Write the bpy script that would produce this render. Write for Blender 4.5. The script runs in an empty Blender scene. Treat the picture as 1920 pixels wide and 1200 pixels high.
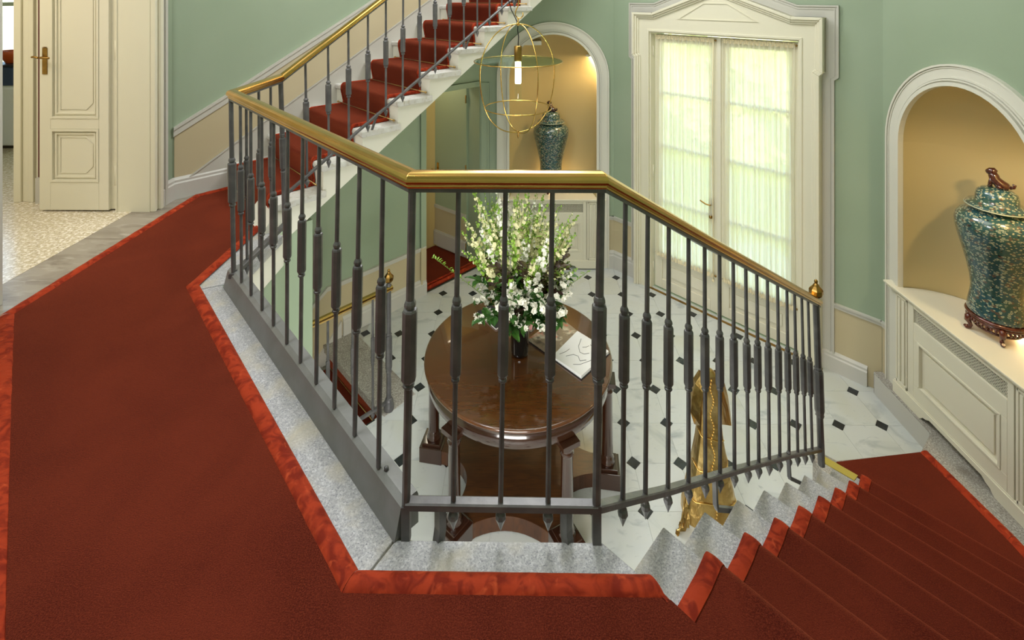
import bpy, bmesh, math, random
from mathutils import Vector, Matrix
random.seed(7)
C = bpy.context.scene.collection
SC = bpy.context.scene
PI = math.pi
R2 = math.sqrt(2)

# ------------------------------------------------------------------ camera, world, lights, exposure
cam_d = bpy.data.cameras.new('camera'); cam = bpy.data.objects.new('camera', cam_d); C.objects.link(cam)
cam.location = (0, 0, 1.64); cam.rotation_euler = (PI / 2, 0, 0.0122)
cam_d.sensor_width = 36; cam_d.lens = 36 * 932 / 1920; cam_d.shift_y = -609.4 / 1920
cam_d.clip_start = .05
SC.camera = cam
SC.view_settings.view_transform = 'Standard'; SC.view_settings.look = 'None'
SC.view_settings.gamma = 1; SC.view_settings.use_curve_mapping = False
SC.view_settings.exposure = -0.08
w = bpy.data.worlds.new('world'); SC.world = w; w.use_nodes = True
nt = w.node_tree; bg = nt.nodes['Background']
sky = nt.nodes.new('ShaderNodeTexSky'); sky.sky_type = 'NISHITA'; sky.sun_disc = False
sky.sun_elevation = math.radians(50); sky.sun_rotation = math.radians(150)
nt.links.new(sky.outputs[0], bg.inputs[0]); bg.inputs[1].default_value = 1.2

def light(kind, name, loc, power, color=(1, 1, 1), size=1, size_y=None, rot=(0, 0, 0), shape=None, spot=None, blend=.5):
    d = bpy.data.lights.new(name, kind); d.energy = power; d.color = color
    if kind == 'AREA':
        d.size = size; d.shape = shape or ('RECTANGLE' if size_y else 'SQUARE')
        if size_y: d.size_y = size_y
    elif kind == 'SPOT': d.spot_size = spot or 1.2; d.spot_blend = blend; d.shadow_soft_size = size
    elif kind == 'POINT': d.shadow_soft_size = size
    elif kind == 'SUN': d.angle = .02
    o = bpy.data.objects.new(name, d); C.objects.link(o); o.location = loc; o.rotation_euler = rot
    return o
light('SUN', 'sun', (0, 0, 8), 9.5, (1, .96, .88), rot=(math.radians(38), 0, math.radians(-25)))
def aim(o, p): o.rotation_euler = (Vector(p) - o.location).to_track_quat('-Z', 'Y').to_euler()
light('AREA', 'overhead_fill', (.4, 3.6, 3.5), 66, (1, .985, .96), 2.6, 2.6)  # added overhead fill light, not a known fitting
k_ = light('AREA', 'west_key_fill', (-1.9, 1.1, 3.2), 55, (.97, .985, 1), 1.0, 1.0); aim(k_, (1.6, 3.4, -1.2))  # added key light from the upper west, its source is invented
k_ = light('AREA', 'north_key_fill', (.1, 5.0, 3.3), 75, (.97, .985, 1), 1.0, 1.0); aim(k_, (.9, 1.6, -.8))  # added key light high on the north side, no real lamp
k_ = light('AREA', 'hall_side_fill', (-.3, .9, -.75), 62, (1, .98, .93), 1.3, .8); aim(k_, (-.6, 5.0, -.7))  # added fill under the landing to brighten the hall wall
light('AREA', 'overhead_fill', (-1.9, 2.6, 3.5), 10, (.97, .98, 1), 1.2, 1.2)  # second, weaker added fill above the west landing
for p in ((-.9, 1.2), (.1, .5), (1.1, 1.2)):
    light('SPOT', 'ceiling_spot', (p[0], p[1], 3.5), 9, (1, .86, .62), .04, spot=1.9, blend=.8)
light('AREA', 'room_fill', (-4.3, 2.4, 2.6), 40, (1, .93, .82), 1.6, 1.2)  # added area fill that brightens the neighbouring room
light('POINT', 'room_lamp', (-3.75, 2.9, 2.3), 9, (1, .74, .42), .12)

# ------------------------------------------------------------------ materials
def mat(name, col, rough=.5, metal=0, **k):
    m = bpy.data.materials.new(name); m.use_nodes = True; n = m.node_tree; b = n.nodes['Principled BSDF']
    def lin(c): return tuple((x / 12.92 if x <= .04045 else ((x + .055) / 1.055) ** 2.4) for x in c) + (1,)
    b.inputs['Base Color'].default_value = lin(col); b.inputs['Roughness'].default_value = rough; b.inputs['Metallic'].default_value = metal
    if k.get('coat'): b.inputs['Coat Weight'].default_value = k['coat']; b.inputs['Coat Roughness'].default_value = k.get('coat_rough', .06)
    if k.get('sheen'): b.inputs['Sheen Weight'].default_value = k['sheen']; b.inputs['Sheen Roughness'].default_value = .35; b.inputs['Sheen Tint'].default_value = lin(k.get('sheen_tint', col))
    if 'spec' in k: b.inputs['Specular IOR Level'].default_value = k['spec']
    tc = n.nodes.new('ShaderNodeTexCoord'); src = tc.outputs['Object']
    if k.get('rnd'):
        oi = n.nodes.new('ShaderNodeObjectInfo'); ma = n.nodes.new('ShaderNodeVectorMath'); ma.operation = 'MULTIPLY_ADD'
        cb = n.nodes.new('ShaderNodeCombineXYZ')
        for i in range(3): n.links.new(oi.outputs['Random'], cb.inputs[i])
        n.links.new(cb.outputs[0], ma.inputs[0]); ma.inputs[1].default_value = (17, 31, 11); n.links.new(src, ma.inputs[2]); src = ma.outputs[0]
    if k.get('noise'):   # list of (color, scale, lo, hi, detail, distortion, stretch)
        prev = None; base = lin(col)
        for (c2, sc, lo, hi, det, dist, st) in k['noise']:
            mp = n.nodes.new('ShaderNodeMapping'); mp.inputs['Scale'].default_value = st; n.links.new(src, mp.inputs[0])
            t = n.nodes.new('ShaderNodeTexNoise'); t.inputs['Scale'].default_value = sc; t.inputs['Detail'].default_value = det; t.inputs['Distortion'].default_value = dist
            n.links.new(mp.outputs[0], t.inputs['Vector'])
            mr = n.nodes.new('ShaderNodeMapRange'); mr.inputs[1].default_value = lo; mr.inputs[2].default_value = hi; n.links.new(t.outputs[0], mr.inputs[0])
            mx = n.nodes.new('ShaderNodeMix'); mx.data_type = 'RGBA'
            n.links.new(mr.outputs[0], mx.inputs[0])
            if prev: n.links.new(prev, mx.inputs[6])
            else: mx.inputs[6].default_value = base
            mx.inputs[7].default_value = lin(c2); prev = mx.outputs[2]
        n.links.new(prev, b.inputs['Base Color'])
    if k.get('bump'):
        sc, dist, st = k['bump']
        t = n.nodes.new('ShaderNodeTexNoise'); t.inputs['Scale'].default_value = sc; t.inputs['Detail'].default_value = 3; n.links.new(src, t.inputs['Vector'])
        bp = n.nodes.new('ShaderNodeBump'); bp.inputs['Distance'].default_value = dist; bp.inputs['Strength'].default_value = st
        n.links.new(t.outputs[0], bp.inputs['Height']); n.links.new(bp.outputs[0], b.inputs['Normal'])
    if k.get('emit'): b.inputs['Emission Color'].default_value = lin(k['emit'][0]); b.inputs['Emission Strength'].default_value = k['emit'][1]
    if k.get('trans'): b.inputs['Transmission Weight'].default_value = k['trans']; b.inputs['IOR'].default_value = k.get('ior', 1.45)
    return m
I3 = (1, 1, 1)
M = {}
M['green'] = mat('green_paint', (.61, .67, .575), .6, noise=[((.585, .65, .55), 1.2, .35, .65, 2, 0, I3)])
M['jib'] = mat('green_door_paint', (.62, .68, .57), .45)
M['beige'] = mat('beige_paint', (.77, .72, .59), .6, noise=[((.75, .695, .56), 1.5, .35, .65, 2, 0, I3)])
M['trimg'] = mat('grey_cream_trim_paint', (.77, .76, .72), .45)
M['trimw'] = mat('pale_archivolt_paint', (.86, .85, .80), .45)
M['skirt'] = mat('grey_skirting_paint', (.78, .77, .74), .45)
M['cream'] = mat('cream_door_paint', (.88, .86, .77), .38)
M['creamd'] = mat('cream_leaf_paint', (.89, .87, .79), .35)
M['niche'] = mat('ochre_niche_plaster', (.76, .69, .50), .6)
M['yellow'] = mat('yellow_passage_wall', (.84, .74, .50), .6)
M['ceil'] = mat('ceiling_paint', (.9, .9, .87), .7)
M['plaster'] = mat('white_plaster', (.88, .87, .82), .6)
M['marble'] = mat('white_marble', (.78, .795, .79), .16, rnd=1, noise=[((.62, .645, .66), 2.0, .56, .74, 6, 1.8, (1, 1.8, 1)), ((.76, .77, .735), 1.1, .5, .72, 3, .6, I3), ((.67, .69, .70), 7, .62, .8, 4, 2.5, (1, 2.2, 1))], spec=.4)
M['black'] = mat('black_slate', (.13, .14, .15), .22, rnd=1, noise=[((.19, .21, .22), 8, .4, .7, 3, .5, I3)])
M['grout'] = mat('tile_grout', (.70, .70, .68), .8)
M['granite'] = mat('speckled_granite', (.67, .67, .68), .55, noise=[((.56, .56, .58), 190, .46, .66, 4, .2, I3), ((.77, .77, .78), 130, .50, .68, 3, .3, I3), ((.42, .43, .47), 240, .60, .72, 2, 0, I3), ((.72, .69, .62), 7, .5, .78, 4, .5, I3)], bump=(160, .0012, .5))
M['granited'] = mat('worn_grey_granite', (.64, .62, .59), .6, noise=[((.50, .48, .45), 130, .48, .62, 4, .2, I3), ((.74, .73, .70), 90, .52, .64, 3, .3, I3), ((.42, .38, .33), 3.5, .5, .8, 3, .8, I3)], bump=(60, .002, .5))
M['tread'] = mat('weathered_tread_stone', (.80, .79, .77), .6, noise=[((.70, .67, .60), 34, .52, .74, 4, .4, I3), ((.86, .86, .84), 9, .5, .7, 3, .3, I3)], bump=(40, .004, .6))
M['strip'] = mat('grey_travertine', (.60, .565, .51), .35, noise=[((.46, .42, .37), 3, .45, .7, 5, .8, (1, 3.2, 1)), ((.69, .66, .61), 8, .55, .75, 4, .5, (1, 3, 1))])
M['terrazzo'] = mat('terrazzo', (.80, .75, .64), .2, noise=[((.93, .90, .84), 46, .5, .58, 3, .2, I3), ((.62, .55, .44), 70, .6, .68, 2, 0, I3)])
M['pile'] = mat('rust_carpet_pile', (.39, .145, .09), .95, sheen=.9, sheen_tint=(.72, .36, .22), spec=.1,
                noise=[((.30, .095, .06), 1.9, .40, .64, 4, .8, I3), ((.44, .175, .11), 260, .4, .68, 2, 0, I3), ((.28, .09, .06), 420, .55, .75, 1, 0, I3)], bump=(340, .004, .8))
M['velvet'] = mat('orange_velvet', (.63, .21, .095), .75, sheen=.45, sheen_tint=(1, .55, .35), spec=.15,
                  noise=[((.47, .125, .05), 16, .42, .62, 5, 1.4, I3), ((.74, .30, .16), 26, .6, .76, 3, .6, I3)], bump=(42, .006, .5))
M['brass'] = mat('polished_brass', (.88, .71, .41), .2, 1, noise=[((.80, .66, .36), 5, .4, .7, 3, .3, I3)])
M['brassd'] = mat('aged_brass', (.66, .52, .28), .32, 1, noise=[((.52, .40, .20), 14, .4, .7, 3, .3, I3)])
M['stripm'] = mat('brushed_brass_strip', (.80, .72, .36), .45, .55)
M['rod'] = mat('brass_rod', (.74, .62, .40), .3, 1)
M['iron'] = mat('dark_painted_iron', (.35, .345, .35), .38, .2, noise=[((.43, .42, .42), 12, .45, .7, 4, .3, I3)], bump=(45, .0016, .5))
M['ironc'] = mat('grey_painted_iron_curb', (.45, .45, .44), .4, .1, noise=[((.50, .50, .50), 7, .4, .7, 4, .4, I3)], bump=(35, .002, .4))
M['wood'] = mat('polished_mahogany', (.31, .175, .075), .18, coat=1, coat_rough=.05, noise=[((.35, .20, .085), 2.2, .4, .66, 4, 1.2, (1, 6, 1)), ((.26, .14, .065), 9, .5, .75, 4, .8, (1, 9, 1))])
M['woodb'] = mat('worn_mahogany_platform', (.27, .15, .07), .32, coat=.25, coat_rough=.25, noise=[((.34, .20, .09), 2.2, .4, .66, 4, 1.2, (1, 5, 1)), ((.19, .10, .05), 9, .5, .75, 4, .8, (1, 9, 1))])
M['woodd'] = mat('dark_mahogany', (.17, .085, .05), .18, coat=1, noise=[((.22, .12, .07), 4, .4, .66, 4, 1, (1, 1, .2))])
M['redwood'] = mat('carved_rosewood', (.36, .14, .08), .25, coat=.8, noise=[((.25, .08, .05), 20, .4, .7, 3, .4, I3)])
M['knob'] = mat('dark_brown_glaze', (.24, .10, .07), .15, coat=1)
M['darkglass'] = mat('black_glass', (.03, .025, .03), .05, coat=1)
def pane_mat():
    m = bpy.data.materials.new('window_glass'); m.use_nodes = True; n = m.node_tree
    for x in list(n.nodes):
        if x.type == 'BSDF_PRINCIPLED': n.nodes.remove(x)
    out = [x for x in n.nodes if x.type == 'OUTPUT_MATERIAL'][0]
    tr = n.nodes.new('ShaderNodeBsdfTransparent'); tr.inputs[0].default_value = (.95, .98, .95, 1); gl = n.nodes.new('ShaderNodeBsdfGlossy'); gl.inputs['Roughness'].default_value = .02
    a = n.nodes.new('ShaderNodeMixShader'); a.inputs[0].default_value = .06
    n.links.new(tr.outputs[0], a.inputs[1]); n.links.new(gl.outputs[0], a.inputs[2]); n.links.new(a.outputs[0], out.inputs[0]); return m
M['glass'] = pane_mat()
M['disc'] = M['glass'].copy(); M['disc'].node_tree.nodes['Mix Shader'].inputs[0].default_value = .22; M['disc'].node_tree.nodes['Transparent BSDF'].inputs[0].default_value = (.78, .92, .86, 1)
M['bulb'] = mat('lit_bulb', (1, .95, .85), .3, emit=((1, .93, .80), 14))
M['acryl'] = mat('clear_tube', (.95, .93, .88), .02, trans=1, ior=1.3)
M['cable'] = mat('black_cable', (.06, .05, .05), .5)
M['gold'] = mat('gold_foil', (.78, .65, .40), .33, 1, noise=[((.64, .50, .27), 10, .4, .7, 4, .8, I3), ((.90, .80, .56), 5, .5, .75, 3, .5, I3)], bump=(16, .02, .5))
M['goldseam'] = mat('gold_stitching', (.93, .78, .46), .3, 1)
M['paper'] = mat('white_paper', (.93, .93, .93), .35)
M['ink'] = mat('black_ink', (.08, .08, .09), .5)
M['dark'] = mat('dark_void', (.05, .03, .03), .9)
M['redcurt'] = mat('dark_red_curtain', (.32, .07, .06), .9)
M['stem'] = mat('stem_green', (.40, .52, .20), .6)
M['leafm'] = mat('mid_green_leaf', (.22, .40, .16), .4, noise=[((.32, .50, .20), 20, .4, .7, 2, 0, I3)])
M['leafl'] = mat('light_green_leaf', (.55, .70, .25), .45)
M['leafd'] = mat('dark_bronze_leaf', (.25, .15, .13), .4, noise=[((.33, .30, .14), 16, .45, .7, 2, 0, I3)])
M['petal'] = mat('white_petal', (.97, .96, .91), .6)
M['petalc'] = mat('cream_petal', (.95, .93, .74), .6)
M['lawn'] = mat('lawn_grass', (.50, .54, .30), .9, noise=[((.45, .55, .22), 3, .4, .6, 3, 0, I3)])
M['hedge'] = mat('pale_bounce_hedge', (.86, .85, .66), .8, noise=[((.78, .78, .54), 4, .45, .6, 4, 0, I3)])  # foliage colour lightened to bounce daylight through the curtains

def jar_mat():
    m = mat('cloisonne_enamel', (.15, .30, .33), .22, coat=1, coat_rough=.08); n = m.node_tree; b = n.nodes['Principled BSDF']
    tc = n.nodes.new('ShaderNodeTexCoord'); mp = n.nodes.new('ShaderNodeMapping'); mp.inputs['Scale'].default_value = (1, 1, 1.6)
    n.links.new(tc.outputs['Object'], mp.inputs[0])
    col = None
    def lin(c): return tuple((x / 12.92 if x <= .04045 else ((x + .055) / 1.055) ** 2.4) for x in c) + (1,)
    prev = None
    base = n.nodes.new('ShaderNodeTexNoise'); base.inputs['Scale'].default_value = 9; n.links.new(mp.outputs[0], base.inputs['Vector'])
    cr = n.nodes.new('ShaderNodeValToRGB'); cr.color_ramp.elements[0].position = .4; cr.color_ramp.elements[0].color = lin((.13, .29, .33)); cr.color_ramp.elements[1].position = .62; cr.color_ramp.elements[1].color = lin((.17, .30, .27))
    n.links.new(base.outputs[0], cr.inputs[0]); prev = cr.outputs[0]
    for (sc, c2, lo, hi, off) in ((20, (.36, .31, .26), .24, .32, 3), (26, (.09, .10, .13), .16, .20, 9), (34, (.56, .60, .52), .30, .36, 0), (46, (.64, .64, .52), .24, .30, 5), (34, (.16, .28, .30), .10, .14, 0)):
        m2 = n.nodes.new('ShaderNodeMapping'); m2.inputs['Location'].default_value = (off, off, off); n.links.new(mp.outputs[0], m2.inputs[0])
        v = n.nodes.new('ShaderNodeTexVoronoi'); v.inputs['Scale'].default_value = sc; n.links.new(m2.outputs[0], v.inputs['Vector'])
        mr = n.nodes.new('ShaderNodeMapRange'); mr.inputs[1].default_value = lo; mr.inputs[2].default_value = hi; mr.inputs[3].default_value = 1; mr.inputs[4].default_value = 0; n.links.new(v.outputs['Distance'], mr.inputs[0])
        mx = n.nodes.new('ShaderNodeMix'); mx.data_type = 'RGBA'; n.links.new(mr.outputs[0], mx.inputs[0]); n.links.new(prev, mx.inputs[6]); mx.inputs[7].default_value = lin(c2); prev = mx.outputs[2]
    n.links.new(prev, b.inputs['Base Color'])
    return m
M['jar'] = jar_mat()
def sheer():
    m = bpy.data.materials.new('sheer_curtain'); m.use_nodes = True; n = m.node_tree
    for x in list(n.nodes):
        if x.type == 'BSDF_PRINCIPLED': n.nodes.remove(x)
    out = [x for x in n.nodes if x.type == 'OUTPUT_MATERIAL'][0]
    tr = n.nodes.new('ShaderNodeBsdfTransparent'); tl = n.nodes.new('ShaderNodeBsdfTranslucent'); df = n.nodes.new('ShaderNodeBsdfDiffuse')
    tl.inputs[0].default_value = (1, .985, .89, 1); df.inputs[0].default_value = (.88, .84, .70, 1)
    a = n.nodes.new('ShaderNodeMixShader'); b = n.nodes.new('ShaderNodeMixShader'); a.inputs[0].default_value = .35
    n.links.new(tl.outputs[0], a.inputs[1]); n.links.new(df.outputs[0], a.inputs[2])
    tc = n.nodes.new('ShaderNodeTexCoord'); mp = n.nodes.new('ShaderNodeMapping'); mp.inputs['Scale'].default_value = (60, 60, 2)
    ns = n.nodes.new('ShaderNodeTexNoise'); ns.inputs['Scale'].default_value = 1; n.links.new(tc.outputs['Object'], mp.inputs[0]); n.links.new(mp.outputs[0], ns.inputs['Vector'])
    mr = n.nodes.new('ShaderNodeMapRange'); mr.inputs[1].default_value = .3; mr.inputs[2].default_value = .7; mr.inputs[3].default_value = .84; mr.inputs[4].default_value = .98; n.links.new(ns.outputs[0], mr.inputs[0])
    n.links.new(mr.outputs[0], b.inputs[0]); n.links.new(tr.outputs[0], b.inputs[1]); n.links.new(a.outputs[0], b.inputs[2]); n.links.new(b.outputs[0], out.inputs[0])
    return m
M['sheer'] = sheer()
def photo_page():
    m = mat('photo_page', (.45, .40, .33), .3, noise=[((.75, .72, .64), 9, .5, .62, 4, .8, I3), ((.78, .22, .12), 7, .58, .66, 3, .6, I3), ((.16, .12, .10), 12, .55, .7, 3, .5, I3)])
    return m
M['photo'] = photo_page()

# ------------------------------------------------------------------ mesh helpers
class MB:
    def __init__(s, frame=None): s.v = []; s.f = []; s.s = []; s.M = frame
    def add(s, vs, fs, smooth=False):
        b = len(s.v)
        for p in vs:
            p = Vector(p); s.v.append(s.M @ p if s.M else p)
        for f in fs: s.f.append([i + b for i in f]); s.s.append(smooth)
        return s
    def box(s, x0, x1, y0, y1, z0, z1):
        return s.add([(x, y, z) for z in (z0, z1) for x, y in ((x0, y0), (x1, y0), (x1, y1), (x0, y1))],
                     [(0, 3, 2, 1), (4, 5, 6, 7), (0, 1, 5, 4), (1, 2, 6, 5), (2, 3, 7, 6), (3, 0, 4, 7)])
    def prism(s, poly, z0, z1):
        n = len(poly)
        return s.add([(x, y, z0) for x, y in poly] + [(x, y, z1) for x, y in poly],
                     [list(range(n))[::-1], list(range(n, 2 * n))] + [(i, (i + 1) % n, n + (i + 1) % n, n + i) for i in range(n)])
    def ext(s, pts, vec):   # planar 3d polygon extruded by vec
        n = len(pts); v = Vector(vec); P = [Vector(p) for p in pts]
        return s.add(P + [p + v for p in P], [list(range(n))[::-1], list(range(n, 2 * n))] + [(i, (i + 1) % n, n + (i + 1) % n, n + i) for i in range(n)])
    def strip(s, A, B, closed=False, smooth=True):
        n = len(A); m = n if closed else n - 1
        return s.add(list(A) + list(B), [(i, (i + 1) % n, n + (i + 1) % n, n + i) for i in range(m)], smooth)
    def loft(s, rings, closed=True, caps=True, smooth=True):
        n = len(rings[0]); vs = [p for r in rings for p in r]; fs = []
        for k in range(len(rings) - 1):
            for i in range(n if closed else n - 1):
                j = (i + 1) % n; fs.append((k * n + i, k * n + j, (k + 1) * n + j, (k + 1) * n + i))
        s.add(vs, fs, smooth)
        if caps:
            b = len(s.v) - len(vs)
            s.f.append([b + i for i in range(n)][::-1]); s.s.append(False)
            s.f.append([b + (len(rings) - 1) * n + i for i in range(n)]); s.s.append(False)
        return s
    def lathe(s, prof, c=(0, 0, 0), n=24, smooth=True, phase=0, caps=True):
        rings = [[(c[0] + r * math.cos(phase + 2 * PI * i / n), c[1] + r * math.sin(phase + 2 * PI * i / n), c[2] + z) for i in range(n)] for r, z in prof]
        return s.loft(rings, True, caps, smooth)
    def shaft(s, p0, p1, prof, n=8, smooth=False, phase=0):
        # prof: (t, r) along the line p0 -> p1 with horizontal sections; t may be absolute metres from p0 when given as ('m', d)
        p0 = Vector(p0); p1 = Vector(p1); L = (p1 - p0).length; rings = []
        for t, r in prof:
            c = p0 + (p1 - p0) * (t / L)
            rings.append([(c.x + r * math.cos(phase + 2 * PI * i / n), c.y + r * math.sin(phase + 2 * PI * i / n), c.z) for i in range(n)])
        return s.loft(rings, True, True, smooth)
    def tube(s, path, r, n=8, closed=False, smooth=True, flat=None):
        P = [Vector(p) for p in path]; m = len(P); rings = []; up = None
        for i in range(m):
            if closed: d = (P[(i + 1) % m] - P[i - 1])
            else: d = (P[min(i + 1, m - 1)] - P[max(i - 1, 0)])
            if d.length < 1e-9: d = Vector((0, 0, 1))
            d.normalize()
            if up is None:
                up = Vector((0, 0, 1)) if abs(d.z) < .9 else Vector((1, 0, 0))
            a = d.cross(up).normalized(); b = a.cross(d).normalized(); up = b
            rr = r[i] if isinstance(r, (list, tuple)) else r
            rings.append([P[i] + a * rr * math.cos(2 * PI * k / n) + b * rr * (flat or 1) * math.sin(2 * PI * k / n) for k in range(n)])
        if closed: rings.append(rings[0]); return s.loft(rings, True, False, smooth)
        return s.loft(rings, True, True, smooth)
    def sweep(s, path, prof, smooth=False):
        """profile (side, up) swept along a path with plumb, mitred sections"""
        P = [Vector(p) for p in path]; rings = []
        for i, p in enumerate(P):
            d0 = (P[i] - P[i - 1]) if i else (P[1] - P[0]); d1 = (P[i + 1] - P[i]) if i < len(P) - 1 else d0
            d0 = Vector((d0.x, d0.y, 0)).normalized(); d1 = Vector((d1.x, d1.y, 0)).normalized()
            t = (d0 + d1).normalized(); k = 1 / max(.3, t.dot(d0)); side = Vector((t.y, -t.x, 0)) * k
            rings.append([p + side * a + Vector((0, 0, b)) for a, b in prof])
        return s.loft(rings, True, True, smooth)
    def quadgrid(s, fn, nu, nv, smooth=True):
        vs = [fn(i / nu, j / nv) for j in range(nv + 1) for i in range(nu + 1)]
        return s.add(vs, [(j * (nu + 1) + i, j * (nu + 1) + i + 1, (j + 1) * (nu + 1) + i + 1, (j + 1) * (nu + 1) + i) for j in range(nv) for i in range(nu)], smooth)
    def mesh(s, name, origin=(0, 0, 0), recalc=True):
        me = bpy.data.meshes.new(name); o = Vector(origin)
        me.from_pydata([p - o for p in s.v], [], s.f)
        for p, sm in zip(me.polygons, s.s): p.use_smooth = sm
        if recalc:
            bm = bmesh.new(); bm.from_mesh(me); bmesh.ops.recalc_face_normals(bm, faces=bm.faces); bm.to_mesh(me); bm.free()
        me.update(); return me
    def build(s, name, m, parent=None, origin=None, bevel=0, recalc=True):
        if parent is not None:
            rt = parent
            while rt.parent: rt = rt.parent
            o = rt.location
        elif origin is None:
            xs = [p.x for p in s.v]; ys = [p.y for p in s.v]; zs = [p.z for p in s.v]
            o = Vector(((min(xs) + max(xs)) / 2, (min(ys) + max(ys)) / 2, min(zs)))
        else: o = Vector(origin)
        me = s.mesh(name, o, recalc); me.materials.append(M[m] if isinstance(m, str) else m)
        ob = bpy.data.objects.new(name, me); C.objects.link(ob)
        if parent is not None: ob.parent = parent
        else: ob.location = o
        if bevel:
            b = ob.modifiers.new('bevel', 'BEVEL'); b.width = bevel; b.segments = 2; b.limit_method = 'ANGLE'; b.angle_limit = math.radians(40)
        return ob
def tag(o, label=None, cat=None, group=None, kind=None):
    if label: o['label'] = label
    if cat: o['category'] = cat
    if group: o['group'] = group
    if kind: o['kind'] = kind
    return o
def empty(name, loc, label=None, cat=None, group=None, kind=None):
    o = bpy.data.objects.new(name, None); C.objects.link(o); o.location = loc; o.empty_display_size = .1
    return tag(o, label, cat, group, kind)
def copy_tree(o, parent=None):
    c = o.copy(); C.objects.link(c); c.parent = parent
    for ch in list(o.children): copy_tree(ch, c)
    return c
def SK(S, K, z=0): return Vector(((S - K) / 2, (S + K) / 2, z))
def frame(origin, U, N):
    U = Vector(U).normalized(); N = Vector(N).normalized()
    return Matrix(((U.x, N.x, 0, origin[0]), (U.y, N.y, 0, origin[1]), (0, 0, 1, 0), (0, 0, 0, 1)))
FNE = frame((2.14, 5.32), (1, -1, 0), (-1, -1, 0))
FE = frame((3.14, 3.545), (0, -1, 0), (-1, 0, 0))
FN = frame((.437, 6.26), (1, 0, 0), (0, -1, 0))
FNW = frame((-1.5, 5.24), (1, 1, 0), (1, -1, 0))
FL, LD = -1.78, -1.602      # hall floor, lower landing
TOP = 3.6
def offset_path(P, d, closed=False):
    out = []; n = len(P)
    for i in range(n):
        p = Vector(P[i])
        a = Vector(P[i - 1]) if (i or closed) else None; b = Vector(P[(i + 1) % n]) if (i < n - 1 or closed) else None
        d0 = (p - a).normalized() if a is not None else (b - p).normalized()
        d1 = (b - p).normalized() if b is not None else d0
        n0 = Vector((-d0.y, d0.x)); n1 = Vector((-d1.y, d1.x)); m = (n0 + n1)
        if m.length < 1e-6: m = n0
        m.normalize(); out.append(tuple(p + m * (d / max(.3, m.dot(n0)))))
    return out
def ring_relief(mb, A, B, d0, d1):
    """band between polylines A and B (u,z) standing from d0 to d1 off the wall"""
    n = len(A)
    for i in range(n - 1):
        q = [A[i], A[i + 1], B[i + 1], B[i]]
        mb.ext([(u, d0, z) for u, z in q], (0, d1 - d0, 0))
    return mb
def arch(R, spring, base, n=28):
    return [(-R, base)] + [(-R * math.cos(PI * i / n), spring + R * math.sin(PI * i / n)) for i in range(n + 1)] + [(R, base)]

def wall(name, fr, u0, u1, z0, z1, holes, thick, m, d=0):
    """wall face with holes (lists of (u,z) loops), extruded backwards"""
    bm = bmesh.new(); edges = []
    for loop in [[(u0, z0), (u1, z0), (u1, z1), (u0, z1)]] + holes:
        vs = [bm.verts.new((u, 0, z)) for u, z in loop]
        edges += [bm.edges.new((vs[i], vs[(i + 1) % len(vs)])) for i in range(len(vs))]
    bmesh.ops.triangle_fill(bm, use_beauty=True, edges=edges)
    g = bmesh.ops.extrude_face_region(bm, geom=bm.faces[:])
    for v in g['geom']:
        if isinstance(v, bmesh.types.BMVert): v.co.y -= thick
    for v in bm.verts: v.co.y += d; v.co = fr @ v.co
    bmesh.ops.recalc_face_normals(bm, faces=bm.faces)
    me = bpy.data.meshes.new(name); bm.to_mesh(me); bm.free(); me.materials.append(M[m])
    o = bpy.data.objects.new(name, me); C.objects.link(o); tag(o, kind='structure'); return o

# ------------------------------------------------------------------ setting: walls
def skirting(mb, path, z0, h, d=.035):
    """moulded skirting; path of (x,y) with the room on the right-hand side of travel"""
    prof = [(0, 0), (d, 0), (d, h * .72), (d * .72, h * .78), (d * .72, h * .88), (d * .35, h * .96), (d * .2, h), (0, h)]
    return mb.sweep([(x, y, z0) for x, y in path], prof)
# north-east wall (french door)
wall('wall_northeast', FNE, -1.372, 1.415, FL, TOP, [[(-.80, FL + .0005), (.80, FL + .0005), (.80, 1.215), (-.80, 1.215)]], .3, 'green')
# east wall with niche
RN = .546
wall('wall_east', FE, -.775, 4.4, FL - .1, TOP, [[(-RN - .006, -.748)] + arch(RN + .006, .444, -.748)[1:-1] + [(RN + .006, -.748)]], .05, 'green')
wall('wall_north', FN, -.937 + .02, .763, FL - .1, TOP, [[(-RN - .006, -.908)] + arch(RN + .006, .60, -.908)[1:-1] + [(RN + .006, -.908)]], .05, 'green')
# north-west wall, from the west corner to the jib door opening by the niche
def nwu(x): return (x + 1.5) * R2     # local u of a point with world x on the wall plane K = 6.74
wall('wall_northwest', FNW, nwu(-2.78) - .0, nwu(-.48), FL - 1.6, TOP, [[(nwu(-1.06), FL), (nwu(-.485), FL), (nwu(-.485), .494), (nwu(-1.06), .494)]], .25, 'green')
FW = frame((-2.78, 2.6), (0, 1, 0), (1, 0, 0))
wall('wall_west', FW, -1.7, 1.36, -1.8, TOP, [[(0, -.03), (1.13, -.03), (1.13, 2.75), (0, 2.75)]], .25, 'green')
FSW = frame((-1.85, .35), (-1, 1, 0), (1, 1, 0))
wall('wall_southwest', FSW, -1.4, 1.4, -1.8, TOP, [], .1, 'green')
wall('wall_south', frame((-.5, -.6), (1, 0, 0), (0, 1, 0)), -.55, .5, -1.8, TOP, [], .1, 'green')
wall('wall_southeast', frame((1.2, .7), (1, 1, 0), (-1, 1, 0)), -1.9, 2.9, -1.8, TOP, [], .1, 'green')
c = MB(); c.prism([(-2.9, 1), (-2.9, 4.1), (-.3, 6.9), (1.3, 6.6), (3.4, 4.5), (3.4, -.2), (2.0, -1.0), (-1.2, -1.0)], TOP - .02, TOP + .1)
tag(c.build('ceiling', 'ceil'), kind='structure')
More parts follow.
